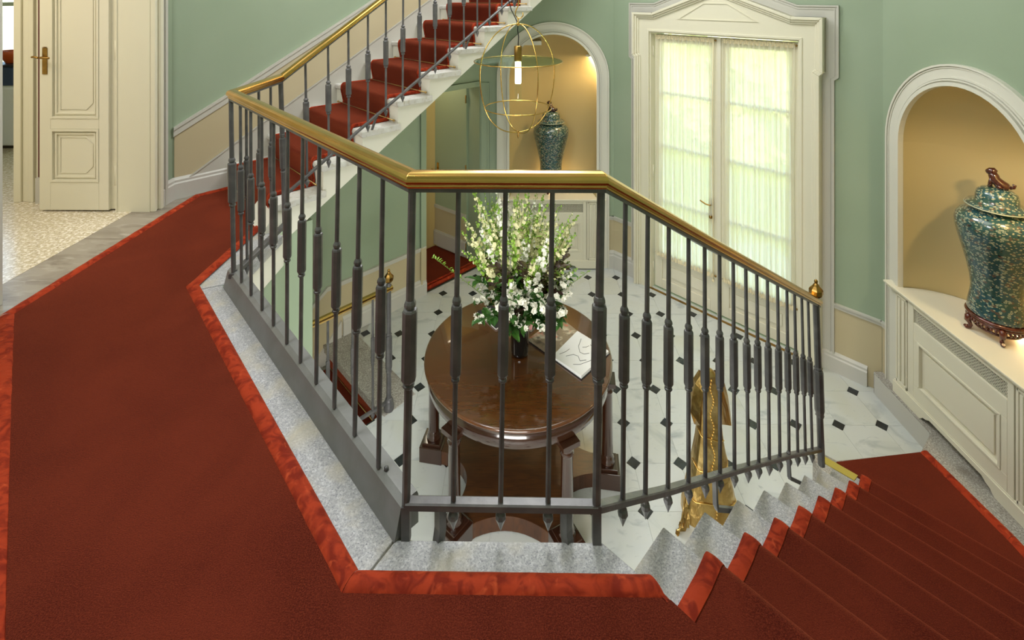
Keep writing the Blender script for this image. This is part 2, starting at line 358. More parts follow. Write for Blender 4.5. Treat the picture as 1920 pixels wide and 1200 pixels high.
# green wall below the west landing, beside the cellar stair
w_ = MB(); w_.prism([(-1.620, 2.3), (-1.620, 3.500), (-1.503, 3.617), (-1.54, 3.655), (-1.65, 3.545), (-1.72, 3.5), (-1.72, 2.3)], -3.4, -.004)
tag(w_.build('wall_stairwell', 'green'), kind='structure')
# beige dado zones (painted boards a few millimetres proud) and their rails
def dado(name, fr, poly, m='beige', d=.006):
    b = MB(fr); b.ext([(u, 0, z) for u, z in poly], (0, d, 0)); return tag(b.build(name, m), kind='structure')
DZ = -1.21
dado('trim_1', FNE, [(-1.36, FL), (-.9, FL), (-.9, DZ + .03), (-1.36, DZ + .03)])
dado('trim_2', FNE, [(.9, FL), (1.41, FL), (1.41, DZ), (.9, DZ)])
dado('trim_3', FN, [(.6, FL), (.76, FL), (.76, DZ + .03), (.6, DZ + .03)])
dado('trim_4', FE, [(-.77, LD), (-.6, LD), (-.6, DZ), (-.77, DZ)])
dado('trim_5', FNW, [(nwu(-2.2), FL - 1), (nwu(-1.062), FL - 1), (nwu(-1.062), -1.27), (nwu(-1.88), -1.27), (nwu(-2.2), -1.62)])
dado('trim_6', FNW, [(nwu(-2.77), 0), (nwu(-.9), 1.45), (nwu(-.6), 1.8), (nwu(-.6), 2.28), (nwu(-.9), 2.04), (nwu(-1.768), 1.32), (nwu(-2.495), .72), (nwu(-2.77), .50)])
def rail(name, fr, pts, h=.045, d=.016, m='trimg'):
    b = MB(fr); 
    for (a, c2) in zip(pts[:-1], pts[1:]):
        b.ext([(a[0], 0, a[1]), (c2[0], 0, c2[1]), (c2[0], 0, c2[1] + h), (a[0], 0, a[1] + h)], (0, d, 0))
        b.ext([(a[0], 0, a[1] + h * .7), (c2[0], 0, c2[1] + h * .7), (c2[0], 0, c2[1] + h * 1.02), (a[0], 0, a[1] + h * 1.02)], (0, d * 1.6, 0))
    return tag(b.build(name, m), kind='structure')
rail('trim_7', FNE, [(-1.372, DZ + .03), (-1.05, DZ + .03)])
rail('trim_8', FNE, [(1.05, DZ), (1.41, DZ)])
rail('trim_9', FN, [(.69, DZ + .03), (.763, DZ + .03)])
rail('trim_10', FE, [(-.775, DZ), (-.69, DZ)])
rail('trim_11', FNW, [(nwu(-2.3), -1.72), (nwu(-1.88), -1.27), (nwu(-1.062), -1.27)])
rail('trim_12', FNW, [(nwu(-2.775), .50), (nwu(-2.495), .72), (nwu(-1.768), 1.32), (nwu(-.6), 2.29)], .075)
# raking and level skirting of the upper north-west wall
b = MB(FNW)
pts = [(-2.70, .155), (-2.489, .34), (-1.768, .95), (-1.046, 1.57), (-.6, 1.95)]
b.ext([(nwu(x), 0, z) for x, z in pts] + [(nwu(-.6), 0, 1.4), (nwu(-2.5), 0, .0), (nwu(-2.70), 0, 0)], (0, .012, 0))
for (a, c2) in zip(pts[:-1], pts[1:]):
    b.ext([(nwu(a[0]), 0, a[1] - .012), (nwu(c2[0]), 0, c2[1] - .012), (nwu(c2[0]), 0, c2[1]), (nwu(a[0]), 0, a[1])], (0, .02, 0))
tag(b.build('baseboard_northwest', 'trimg'), kind='structure')
b = MB(); skirting(b, [(-2.775, 3.80), (-2.775, 3.965), (-2.30, 4.44)], 0, .17, .03)
tag(b.build('baseboard_landing', 'skirt'), kind='structure')
b = MB(); skirting(b, [(.437 + .70, 6.255), (1.203, 6.255), (1.475, 5.985)], FL, .22, .03)
tag(b.build('baseboard_north', 'skirt'), kind='structure')
b = MB(); skirting(b, [(2.80, 4.66), (3.065, 4.395)], FL, .17, .035)
tag(b.build('baseboard_northeast', 'skirt'), kind='structure')
b = MB(); skirting(b, [(-1.765, 4.975), (-1.06, 5.68)], FL, .19, .03)
b.M = FNW; b.ext([(nwu(-2.25), 0, -2.3), (nwu(-1.78), 0, -1.62), (nwu(-1.78), 0, -1.95), (nwu(-2.25), 0, -2.6)], (0, .03, 0))
tag(b.build('baseboard_hall', 'skirt'), kind='structure')
# green architraves round the jib door
b = MB(FNW); x0, x1 = nwu(-1.06), nwu(-.485)
b.box(x0 - .075, x0, 0, .018, -1.225, .56); b.box(x0 - .075, x0 - .045, 0, .028, -1.225, .56)
b.box(x0 - .075, x1, 0, .018, .494, .56); b.box(x0 - .075, x1, 0, .028, .535, .56)
b.M = FN; b.box(-.90, -.80, 0, .02, FL, .54); b.box(-.82, -.80, 0, .03, FL, .54)
tag(b.build('trim_13', 'green'), kind='structure')
b = MB(FNW); b.box(x0 - .075, x0, .004, .02, FL, -1.225); b.box(x0 - .075, x0 - .055, .004, .028, FL, -1.225)
tag(b.build('trim_14', 'beige'), kind='structure')
# passage behind the jib door
b = MB(); b.prism([(-1.24, 5.86), (-1.90, 6.52), (-1.94, 6.48), (-1.28, 5.80)], FL, 1.0)
b.prism([tuple(SK(S, K)[:2]) for S, K in ((4.3, 7.86), (7.2, 7.86), (7.2, 7.96), (4.3, 7.96))], FL, 1.0); b.prism([(-1.6, 7.35), (.2, 7.35), (.2, 7.45), (-1.6, 7.45)], FL, 1.0)
tag(b.build('wall_passage', 'yellow'), kind='structure')
b = MB(); b.prism([(-1.06, 5.68), (-2.4, 7.0), (-2.4, 7.6), (.3, 7.6), (.3, 6.35), (-.48, 6.3)], 1.0, 1.05)
tag(b.build('ceiling', 'ceil'), kind='structure')
light('POINT', 'passage_fill', (-1.15, 6.25, .72), 5, (1, .88, .68), .08)  # added point fill to lift the dark passage, no lamp there

# ------------------------------------------------------------------ setting: hall floor, marble tiles and slate insets
fl = empty('floor', (0, 0, FL), kind='structure')
b = MB(); b.prism([(-1.6, .6), (3.5, .6), (3.5, 6.9), (-2.0, 6.9), SK(3.35, 6.8)[:2], SK(3.35, 5.15)[:2], SK(2.0, 5.15)[:2]], FL - .12, FL - .004)
b.build('screed', 'grout', fl)
s_, ox, oy = .341, .844, 3.303
cc = .052
def clip(poly, f):
    out = []
    for i in range(len(poly)):
        a, b2 = poly[i - 1], poly[i]; fa, fb = f(a), f(b2)
        if fa * fb < 0:
            t = fa / (fa - fb); out.append((a[0] + (b2[0] - a[0]) * t, a[1] + (b2[1] - a[1]) * t))
        if fb >= 0: out.append(b2)
    return out
g_ = .0016
def octa(x, y):
    h = s_ / 2 - g_ / 2; k = h - cc
    return [(x + a, y + b2) for a, b2 in ((-k, -h), (k, -h), (h, -k), (h, k), (k, h), (-k, h), (-h, k), (-h, -k))]
def diam(x, y):
    q = cc - g_; return [(x - q, y), (x, y - q), (x + q, y), (x, y + q)]
inside = lambda x, y, e=0: x < 3.14 + e and y < 6.26 + e and x + y < 7.46 + e and y - x < 6.74 + e and y > 1.25 and x > -1.65
shared = {}
def tile(name, polyf, x, y, m, z1):
    P = polyf(x, y)
    A = clip(P, lambda p: 5.15 - (p[1] - p[0])); B = clip(clip(P, lambda p: (p[1] - p[0]) - 5.15), lambda p: (p[0] + p[1]) - 3.37)
    for Q in (A, B):
        if len(Q) < 3: continue
        full = all(5.15 - (p[1] - p[0]) >= 0 for p in P) or (all((p[1] - p[0]) >= 5.15 and p[0] + p[1] >= 3.37 for p in P))
        if full and name in shared:
            o = bpy.data.objects.new(name, shared[name]); C.objects.link(o); o.parent = fl; o.location = (x, y, 0)
        else:
            me = MB().prism([(p[0] - x, p[1] - y) for p in Q], -.012, z1).mesh(name); me.materials.append(M[m])
            o = bpy.data.objects.new(name, me); C.objects.link(o); o.parent = fl; o.location = (x, y, 0)
            if full: shared[name] = me
        if full: break
for i in range(-8, 8):
    for j in range(-7, 10):
        x, y = ox + (i + .5) * s_, oy + (j + .5) * s_
        if inside(x, y, .2): tile('marble_tile', octa, x, y, 'marble', 0)
        x, y = ox + i * s_, oy + j * s_
        if inside(x, y, -.02): tile('slate_inset', diam, x, y, 'black', .0006)

# ------------------------------------------------------------------ setting: upper landing
ld = empty('landing_floor', (0, 0, 0), kind='structure')
NS = 1.745
poly = [(-2.78, 3.97), tuple(SK(1.80, 6.74)[:2]), tuple(SK(1.80, 5.1)[:2]), (-1.60, 3.40), (-1.60, 2.775), (-.308, 1.483), (.255, 1.483), tuple(SK(NS, -.5)[:2]), (-.1, -.6), (-.9, -.6), (-2.78, 1.28)]
poly = [(x - (.012 if abs(x + 1.6) < .001 else 0), y) for x, y in poly]
b = MB(); b.prism(poly, -.22, -.006); b.build('slab', 'plaster', ld)
b = MB(); b.prism([(-2.92, 1.2), (-2.92, 3.8), (-2.78, 3.965), tuple(SK(1.80, 6.735)[:2]), tuple(SK(1.80, 5.6)[:2]), (-2.3, 2.9), (-1.2, 1.8), (-.1, .5), (-.1, -.6), (-.9, -.6)], -.006, 0); b.build('stone_paving', 'strip', ld)
b = MB(); b.prism([(-6.4, .8), (-2.923, .8), (-2.923, 6.5), (-6.4, 6.5)], -.1, 0); b.build('terrazzo', 'terrazzo', ld)
def slab(pts, m='granite', z0=-.05, z1=.003): b = MB(); b.prism(pts, z0, z1); return b.build('granite_slab', m, ld, bevel=.003)
slab([(-1.90, 3.55), (-1.60, 3.36), (-1.60, 2.80), (-1.672, 2.79), (-1.93, 2.68)])
slab([(-1.925, 2.675), (-1.668, 2.784), (-.375, 1.487), (-.50, 1.28)])
slab([(-.492, 1.28), (-.367, 1.489), (.252, 1.489), tuple(SK(NS + .012, .98)[:2]), (.32, 1.28)])
# ------------------------------------------------------------------ setting: lower landing
ll = empty('lower_landing', (0, 0, LD), kind='structure')
b = MB(); b.prism([tuple(SK(5.3, 1.21)[:2]), (2.075, 3.53), (2.15, 3.55), (2.22, 3.49), (2.86, 3.565), (3.055, 3.72), (3.06, 4.32), (3.22, 4.32), (3.22, 2.4), (2.4, 1.6)], FL - .02, LD); b.build('granite_slab', 'granited', ll, bevel=.006)
b = MB(); b.prism([(3.055, 3.73), (3.055, 4.30), (3.13, 4.32), (3.13, 3.73)], FL, LD - .012); b.build('painted_plinth', 'skirt', ll)

# ------------------------------------------------------------------ staircases
def flight(name, label, n, S0, dS, dz, K0, K1, kov, soff, mt, mb_, down):
    rt = empty(name, SK(S0, (K0 + K1) / 2, 0), label, 'staircase')
    for i in range(1, n + 1):
        if down:   # going down with growing S
            z = -dz * i; a, c2 = S0 + dS * (i - 1), S0 + dS * i
            t = MB(); nose = c2 + .02
            P = [(a - .03, z), (nose - .012, z), (nose, z - .01), (nose, z - .032), (nose - .012, z - .045), (a - .03, z - .045)]
            q = [(a - .03, z - .045), (c2, z - .045), (c2, z - .36), (a - .03, z - .30)]
        else:
            z = dz * i; a, c2 = S0 + dS * (i - 1), S0 + dS * i
            t = MB(); nose = a - .03
            P = [(c2 + .02, z), (nose + .012, z), (nose, z - .01), (nose, z - .034), (nose + .012, z - .046), (c2 + .02, z - .046)]
            q = [(c2, z - .046), (a, z - .046), (a, soff(a)), (c2, soff(c2))]
        t.ext([SK(s, K0 - kov, zz) for s, zz in P], SK(0, K1 - K0 + kov)); t.build('tread', mt, rt, bevel=.004)
        bo = MB(); bo.ext([SK(s, K0, zz) for s, zz in q], SK(0, K1 - K0)); bo.build('riser_block', mb_, rt)
    return rt
up = flight('upper_staircase', 'white sided stone staircase rising along green wall behind the brass rail', 11, 1.775, .448, .19, 5.11, 6.735, .035, lambda S: .174 + .44 * (S - 2.424), 'tread', 'plaster', False)
# plaster apron that closes the foot of the flight
b = MB(); b.ext([SK(1.775, 5.11, .14), SK(1.60, 5.11, 0), SK(1.60, 5.11, -.19), SK(1.775, 5.11, -.112)], SK(0, .5)); b.build('apron', 'plaster', up)
dn = flight('lower_staircase', 'speckled granite staircase descending to the marble hall at right', 8, NS, .448, .178, 1.21, -.5, .0, None, 'granite', 'granite', True)

def profile(n, S0, dS, dz, down, ends, e=.013):
    """side profile (S,z) of a stair runner lying on the steps, with rounded nosings"""
    P = []
    if down:
        P.append((S0 - ends, 0))
        for i in range(0, n + 1):
            z = -dz * i; c2 = S0 + dS * i + (.02 if i else .0)
            if i: P.append((c2 - .11, z + .006))
            for a in range(0 if i else 3, 10):
                th = PI * .62 - a / 9 * PI * .80
                P.append((c2 - .022 + .052 * math.cos(th), z - (.030 if i else .047) + .050 * math.sin(th)))
            P.append((c2 + .006, z - dz + .05)); P.append((c2 + .012, z - dz + .012)); P.append((c2 + .035, z - dz + .004))
    else:
        for i in range(1, n + 1):
            z = dz * i; a0 = S0 + dS * (i - 1)
            P.append((a0 - .014, z - dz + .012)); P.append((a0 - .006, z - dz + .04))
            for a in range(0, 7):
                th = PI + PI * .14 - a / 6 * PI * .70
                P.append((a0 + .004 + .046 * math.cos(th), z - .028 + .044 * math.sin(th)))
    return P
def runner_strip(P, K0, K1, th, dth=.0, ns=1):
    P = [(s, z + .002) for s, z in P]
    b = MB(); top = [[SK(s, K0 + (K1 - K0) * j / ns, z + (dth * math.sin(PI * j / ns) if ns > 1 else 0)) for s, z in P] for j in range(ns + 1)]
    for j in range(ns): b.strip(top[j], top[j + 1], smooth=True)
    for K, sg in ((K0, 0), (K1, 0)):
        b.strip([SK(s, K, z) for s, z in P], [SK(s, K, z - th) for s, z in P], smooth=True)
    return b
# lower flight runner
PL = profile(8, NS, .448, .178, True, .012)
PL = [(s, z + .008) for s, z in PL]
rn = empty('stair_runner', SK(3.5, .4, -.7), 'rust red carpet runner with orange velvet edge covering the steps going down', 'carpet')
runner_strip(PL, .925, -.40, .02).build('pile', 'pile', rn, recalc=False)
P2 = [(s, z + .004) for s, z in PL]
runner_strip(P2, 1.0, .925, .022, .004, 6).build('velvet_border', 'velvet', rn, recalc=False)
# upper flight runner
PU = profile(11, 1.775, .448, .19, False, 0); PU = [(s, z + .008) for s, z in PU]; PU.append((1.775 + .448 * 11, .19 * 11 + .02))
rn2 = empty('stair_runner', SK(4, 5.9, 1.1), 'rust red carpet runner with thin orange edges on the steps going up', 'carpet')
runner_strip(PU, 5.335, 6.485, .02).build('pile', 'pile', rn2, recalc=False)
P3 = [(s, z + .004) for s, z in PU]
for a, c2 in ((5.30, 5.335), (6.485, 6.52)): runner_strip(P3, a, c2, .022, .004, 5).build('velvet_border', 'velvet', rn2, recalc=False)
# brass stair rods of the upper flight
for i in range(1, 12):
    S = 1.775 + .448 * (i - 1) - .028; z = .19 * (i - 1) + .026
    b = MB(); b.tube([SK(S, 5.16, z), SK(S, 6.62, z)], .0055, 8)
    for K in (5.16, 6.62): b.lathe([(.002, -.011), (.009, -.007), (.011, 0), (.009, .007), (.002, .011)], SK(S, K, z), 10)
    o = b.build('stair_rod', 'rod', rn2)
# landing carpets
def band(root, p0, p1, q1, q0, z=.019, n=18, name='velvet_border', m='velvet', seed=0):
    """strip between edge p0-p1 (outer) and q0-q1 (inner) with a soft raised roll and slight pulls"""
    p0, p1, q0, q1 = [Vector((a[0], a[1], 0)) for a in (p0, p1, q0, q1)]
    nn = max(6, int((p1 - p0).length / .03)); rnd = random.Random(seed); ph = rnd.random() * 9
    def f(u, v):
        a = p0.lerp(p1, u); c2 = q0.lerp(q1, u)
        p = a.lerp(c2, v * (1 + .03 * math.sin(u * nn * .9 + ph)) if v < 1 else 1)
        return (p.x, p.y, z0_ + .002 + z * math.sin(PI * min(.97, .03 + v * .94)) ** .5 * (1 + .06 * math.sin(u * nn * 1.7 + ph)))
    b = MB(); b.quadgrid(f, nn, 8); return b.build(name, m, root, recalc=False)
z0_ = .004
lc = empty('landing_carpet', (-1.4, 1.6, 0), 'large rust red landing carpet bordered in orange velvet', 'carpet')
field = [(-2.57, 2.50), (-2.57, 3.985), tuple(SK(1.77, 6.56)[:2]), tuple(SK(1.77, 5.36)[:2]), (-1.85, 2.745), (-.478, 1.345), (.385, 1.345), tuple(SK(NS + .006, .93)[:2]), tuple(SK(NS + .006, -.38)[:2]), (-.05, -.45), (.0, -.04 - .0)]
b = MB(); b.prism(field, .001, .015); b.build('pile', 'pile', lc)
W = .0625
band(lc, (-2.63, 2.47), (-2.63, 4.005), (-2.565, 3.98), (-2.565, 2.50), seed=1)
band(lc, (-2.63, 4.005), tuple(SK(1.765, 6.64)[:2]), tuple(SK(1.765, 6.555)[:2]), (-2.565, 3.98), seed=2)
band(lc, (-1.79, 3.56), (-1.79, 2.77), (-1.853, 2.745), (-1.853, 3.60), seed=3)
band(lc, (-1.79, 2.77), (-.452, 1.402), (-.48, 1.342), (-1.853, 2.745), seed=4)
band(lc, (-.452, 1.402), (.365, 1.402), (.400, 1.342), (-.48, 1.342), seed=5)
band(lc, (-2.62, 2.47), (-.05, -.10), (-.01, -.04), (-2.56, 2.50), seed=6)
lc2 = empty('side_carpet', (-1.9, 1.2, 0), 'orange red velvet strip of carpet joining at lower left corner', 'carpet')
b = MB(); b.prism([(-2.635, 2.465), (-.06, -.11), (-.5, -.55), (-.9, -.55), (-2.635, 1.2)], .001, .014); b.build('pile', 'velvet', lc2)
# lower landing carpet
z0_ = LD + .004
lc3 = empty('lower_landing_carpet', (2.6, 3.0, LD), 'rust red carpet with orange border on the small landing below cabinet', 'carpet')
b = MB(); b.prism([tuple(SK(5.33, .99)[:2]), (2.30, 3.33), (2.20, 3.463), (2.84, 3.545), (2.90, 2.95), (2.90, 2.42), tuple(SK(5.33, -.38)[:2])], LD + .001, LD + .015); b.build('pile', 'pile', lc3)
band(lc3, (2.90, 3.552), (2.965, 3.0), (2.90, 2.98), (2.835, 3.54), seed=8)
band(lc3, (2.965, 3.0), (2.965, 2.4), (2.90, 2.4), (2.90, 2.98), seed=9)
b = MB(); b.prism([(1.985, 3.290), (2.030, 3.325), (2.165, 3.193), (2.120, 3.160)], -1.4235, -1.4195)
tag(b.build('threshold_strip', 'stripm'), 'flat brass strip on the lowest granite step at foot of the newel post', 'trim strip')

# ------------------------------------------------------------------ cellar stair under the upper flight
cs = empty('cellar_staircase', (-1.7, 4.0, FL), 'cellar stair with grey granite top step and red carpeted treads going down', 'staircase')
b = MB(); b.prism([tuple(SK(2.925, 5.10)[:2]), tuple(SK(3.37, 5.13)[:2]), tuple(SK(3.37, 6.735)[:2]), tuple(SK(2.925, 6.735)[:2])], FL - .06, FL + .003); b.build('granite_step', 'granited', cs, bevel=.004)
b = MB(); b.ext([SK(2.96, 5.15, FL - .05), SK(2.96, 5.15, FL - .19), SK(2.6, 5.15, FL - .19), SK(2.6, 5.15, FL - .37), SK(2.2, 5.15, FL - .37), SK(2.2, 5.15, FL - .55), SK(1.8, 5.15, FL - .55), SK(1.8, 5.15, FL - 1.2), SK(3.3, 5.15, FL - 1.2), SK(3.3, 5.15, FL - .05)], SK(0, 1.6)); b.build('stone_body', 'granited', cs)
for i in range(3):
    S = 2.955 - .38 * i; z = FL - .18 * (i + 1)
    b = MB(); b.ext([SK(S, 5.3, z + .17 + (.0 if i else -.03)), SK(S - .012, 5.3, z + .17), SK(S - .012, 5.3, z + .022), SK(S - .38, 5.3, z + .022), SK(S - .38, 5.3, z + .008), SK(S, 5.3, z + .008)], SK(0, 1.27)); b.build('stair_carpet', 'pile', cs)
    b = MB(); b.tube([SK(S - .022, 5.2, z + .032), SK(S - .022, 6.65, z + .032)], .005, 8); b.build('stair_rod', 'rod', cs)
b = MB(); b.ext([SK(3.0, 5.15, FL - .004), SK(1.7, 5.15, FL - .004), SK(1.7, 5.15, FL - 1.3), SK(3.0, 5.15, FL - 1.3)], SK(0, -.03)); b.build('side_cheek', 'plaster', cs)
# passage step carpet
pc = empty('passage_carpet', (-1.0, 6.1, FL), 'rust red carpet with rolled orange edge inside the jib doorway', 'carpet')
b = MB(); b.prism([(-1.055, 5.72), (-.52, 6.255), (-.66, 6.39), (-1.12, 6.72), (-1.70, 6.14), (-1.25, 5.90)], FL, FL + .03); b.build('pile', 'pile', pc)
b = MB(); b.tube([(-1.075, 5.70, FL + .035), (-.50, 6.275, FL + .035)], .02, 10); b.tube([(-1.09, 5.745, FL + .045), (-.55, 6.285, FL + .045)], .014, 10); b.build('velvet_border', 'velvet', pc)

# ------------------------------------------------------------------ iron railing with brass handrail
rail_root = empty('stair_railing', (0, 1.495, 0), 'dark iron stair railing with polished brass handrail in the foreground', 'railing')
def baluster(foot, top, s0, s1, r=.0082, R=.0175, spear=True, below=0, name='baluster'):
    b = MB(); foot = Vector(foot); top = Vector(top); L = (top - foot).length; s0 += .022; s1 -= .018
    prof = [(0, r), (s0 - .021, r * .97), (s0 - .020, r * 1.25), (s0 - .016, R * .80), (s0 - .010, R * .78), (s0 - .008, R * .64), (s0 - .003, R * .64), (s0 - .001, R * .86), (s0 + .005, R), (s1 - .005, R), (s1 + .001, R * .88), (s1 + .003, R * .62), (s1 + .008, R * .62), (s1 + .010, R * .80), (s1 + .018, R * .78), (s1 + .026, r * 1.15), (s1 + .028, r), (L, r * .95)]
    b.shaft(foot, top, prof, 8, False, PI / 8)
    if spear:
        d = (foot - top).normalized(); q = foot + Vector((0, 0, -.028))
        b.lathe([(.001, -.058), (.010, -.034), (.0165, -.018), (.015, -.006), (.010, 0), (.008, .012)], q, 8, False, PI / 8)
    if below:
        b.box(foot.x - r, foot.x + r, foot.y - r, foot.y + r, foot.z - below, foot.z)
    return b.build(name, 'iron', rail_root)
def lerp(a, b2, t): return tuple(a[i] + (b2[i] - a[i]) * t for i in range(len(a)))
TL0, TL1, BL0, BL1 = (-1.617, 2.78, 1.05), (-.315, 1.478, 1.06), (-1.581, 2.744, .103), (-.338, 1.497, .103)
tl = [0, .0931, .1875, .2778, .3676, .4628, .5543, .643, .733, .8222, .9071, 1]; bl = [0, .0819, .1726, .2668, .3566, .4512, .5387, .6284, .7211, .8125, .9062, 1]
for i, (a, c2) in enumerate(zip(tl, bl)):
    post = i in (0, 11)
    baluster(lerp(BL0, BL1, c2), lerp(TL0, TL1, a), .357, .615, .0128 if post else .0082, .0228 if post else .0175, False, .11 if i == 11 else 0, 'post' if post else 'baluster')
for i, (a, c2) in enumerate(((.244, .2498), (.4943, .4985), (.7427, .747), (1, 1))):
    post = i == 3
    baluster(lerp((-.338, 1.497, .112), (.235, 1.493, .118), c2), lerp((-.317, 1.495, 1.06), (.249, 1.495, 1.06), a), .36, .61, .0128 if post else .0082, .0228 if post else .0172, not post, .118 if post else 0, 'post' if post else 'baluster')
RT = [(0.344, 1.597), (0.441, 1.695), (0.544, 1.801), (0.653, 1.912), (0.752, 2.013), (0.854, 2.118), (0.958, 2.225), (1.06, 2.328), (1.161, 2.432), (1.266, 2.54), (1.375, 2.651), (1.484, 2.763), (1.579, 2.859), (1.676, 2.958), (1.768, 3.053), (1.857, 3.144)]
RB = [(0.333, 1.585), (0.43, 1.684), (0.54, 1.797), (0.653, 1.912), (0.757, 2.019), (0.858, 2.122), (0.967, 2.233), (1.083, 2.352), (1.181, 2.453), (1.286, 2.56), (1.4, 2.676), (1.511, 2.79), (1.624, 2.906), (1.729, 3.013), (1.832, 3.119), (1.975, 3.262)]
def interp(tab, x):
    for (a, za), (b2, zb) in zip(tab[:-1], tab[1:]):
        if x <= b2 or (b2, zb) == tab[-1]: return za + (zb - za) * (x - a) / (b2 - a)
ztop = lambda x: interp([(.25, 1.058), (.752, .622), (1.857, -.304)], x)
zbot = lambda x: interp([(.233, .118), (.333, .036), (.54, -.137), (.967, -.478), (1.507, -.915), (1.95, -1.29)], x)
for i, (t, f) in enumerate(zip(RT[:-1], RB[:-1])):
    baluster((f[0], f[1], zbot(f[0])), (t[0], t[1], ztop(t[0]) + .005), .35, .60)
UPX = [(-1.479, 3.439, -1.471, 3.448), (-1.367, 3.559, -1.363, 3.564), (-1.26, 3.675, -1.257, 3.678), (-1.15, 3.794, -1.15, 3.794), (-1.043, 3.91, -1.043, 3.91), (-.933, 4.028, -.937, 4.024), (-.824, 4.146, -.822, 4.147), (-.714, 4.264, -.712, 4.266), (-.604, 4.382, -.604, 4.382), (-.495, 4.5, -.491, 4.505), (-.384, 4.62, -.379, 4.625), (-.272, 4.741, -.272, 4.741), (-.159, 4.863, -.159, 4.863), (-.045, 4.986, -.045, 4.986), (.068, 5.108, .068, 5.108)]
zut = lambda x: 1.058 + (x + 1.589) * .990
zub = lambda x: interp([(-1.557, .311), (-1.472, .378), (-1.192, .637), (-.919, .868), (-.082, 1.59), (.2, 1.83)], x)
for a in UPX: baluster((a[2], a[3], zub(a[2])), (a[0], a[1], zut(a[0]) + .005), .30, .535, .0085, .0205)
for y in (2.88, 3.02, 3.165): baluster((-1.58, y, .095), (-1.58, y - .01, 1.062), .36, .60, .0082, .0172)
baluster((-1.575, 3.345, .0), (-1.585, 3.30, 1.062), .45, .70, .016, .021, False, 0, 'post')
# bottom bars
def bar(path, w=.017, h=.013): 
    b = MB(); b.sweep(path, [(-w, -h), (w, -h), (w, h * .7), (w * .7, h), (-w * .7, h), (-w, h * .7)]); return b.build('bottom_rail', 'iron', rail_root)
bar([(-.338, 1.497, .107), (.238, 1.494, .108)], .016, .010)
bar([(.238, 1.494, .105)] + [(x, 1.494 + (x - .238) * 1.0203, zbot(x) - .01) for x in (.333, .54, .75, .967, 1.25, 1.507, 1.75, 1.965)], .0155, .010)
bar([(-1.58, 2.72, .088), (-1.58, 3.35, .088)])
bar([(-1.557, 3.354, .305)] + [(x, 3.354 + (x + 1.557) * 1.078, zub(x) - .01) for x in (-1.192, -.919, -.5, -.082, .2)], .012, .010)
# brackets down to the stone
def bracket(pts, w=.014): b = MB(); b.tube(pts, w, 4, smooth=False); return b.build('bracket', 'iron', rail_root)
bracket([(-.235, 1.50, .10), (-.235, 1.502, .03), (-.245, 1.49, -.05)], .018); bracket([(.145, 1.50, .10), (.145, 1.502, .03), (.155, 1.49, -.05)], .018)
bracket([(.82, 2.083, -.36), (.827, 2.091, -.49), (.835, 2.096, -.515), (.93, 2.13, -.556)], .012)
bracket([(1.501, 2.78, -.90), (1.514, 2.793, -1.045), (1.52, 2.797, -1.06), (1.60, 2.83, -1.12)], .012)
for i in (3, 6, 8):
    S = 1.775 + .448 * (i - 1) + .1; x = (S - 4.98) / 2 ; z = zub(x)
    bracket([(x, x + 5.0, z), tuple(SK(S, 5.09, .19 * i))], .010)
# handrail: iron flat with moulded brass rail on top, all mitred
HP = [(-1.585, 3.30, 1.062), (-1.60, 2.765, 1.06), (-.317, 1.484, 1.064), (.252, 1.486, 1.064), (.752, 2.013, .630), (1.915, 3.203, -.345)]
HP2 = [(-1.585, 3.30, 1.062), (.25, 5.275, 2.875)]
hr_prof = [(-.021, .004), (.021, .004), (.0225, .011), (.020, .0135), (.027, .017), (.0305, .025), (.030, .034), (.0245, .043), (.014, .049), (0, .051), (-.014, .049), (-.0245, .043), (-.030, .034), (-.0305, .025), (-.027, .017), (-.020, .0135), (-.0225, .011)]
for nm, p in (('handrail', HP), ('handrail', HP2)):
    b = MB(); b.sweep(p, hr_prof, False)
    o = b.build(nm, 'brass', rail_root)
    md = o.modifiers.new('bevel', 'BEVEL'); md.width = .003; md.segments = 2; md.limit_method = 'ANGLE'; md.angle_limit = math.radians(12)
    b = MB(); b.sweep(p, [(-.018, -.008), (.018, -.008), (.018, .005), (-.018, .005)]); b.build('core_rail', 'iron', rail_root)
def newel(root, x, y, z, h, r, tx=0, ty=0, base=False):
    b = MB(); f = (x, y, z); t = (x + tx, y + ty, z + h)
    prof = [(0, r * 1.1), (h * .33 - .03, r), (h * .33 - .02, r * 1.35), (h * .33 - .008, r * 1.2), (h * .33, r * 1.3), (h * .33 + .015, r * 1.48), (h * .58, r * 1.48), (h * .58 + .015, r * 1.3), (h * .58 + .02, r * 1.1), (h * .58 + .032, r * 1.35), (h * .58 + .042, r), (h, r)]
    b.shaft(f, t, prof, 8, False, PI / 8)
    if base: b.lathe([(r * 2.0, 0), (r * 2.2, .01), (r * 2.2, .045), (r * 1.8, .055), (r * 1.95, .075), (r * 1.5, .095), (r, .10)], f, 16)
    n_ = b.build('newel_post', 'iron', root)
    b = MB(); b.lathe([(.010, 0), (.022, .003), (.022, .010), (.012, .018), (.011, .028), (.026, .036)], t, 16); b.build('neck', 'iron', root).parent = n_
    b = MB(); b.lathe([(.014, .034), (.036, .046), (.040, .054), (.040, .078), (.034, .086), (.020, .10), (.014, .112), (.009, .118)], t, 8, False, PI / 8); b.lathe([(.001, .142), (.008, .138), (.0115, .128), (.008, .118), (.001, .114)], t, 12)
    b.build('finial', 'brassd', root).parent = n_
newel(rail_root, 1.978, 3.265, -1.424, 1.125, .0195, -.095, -.10)
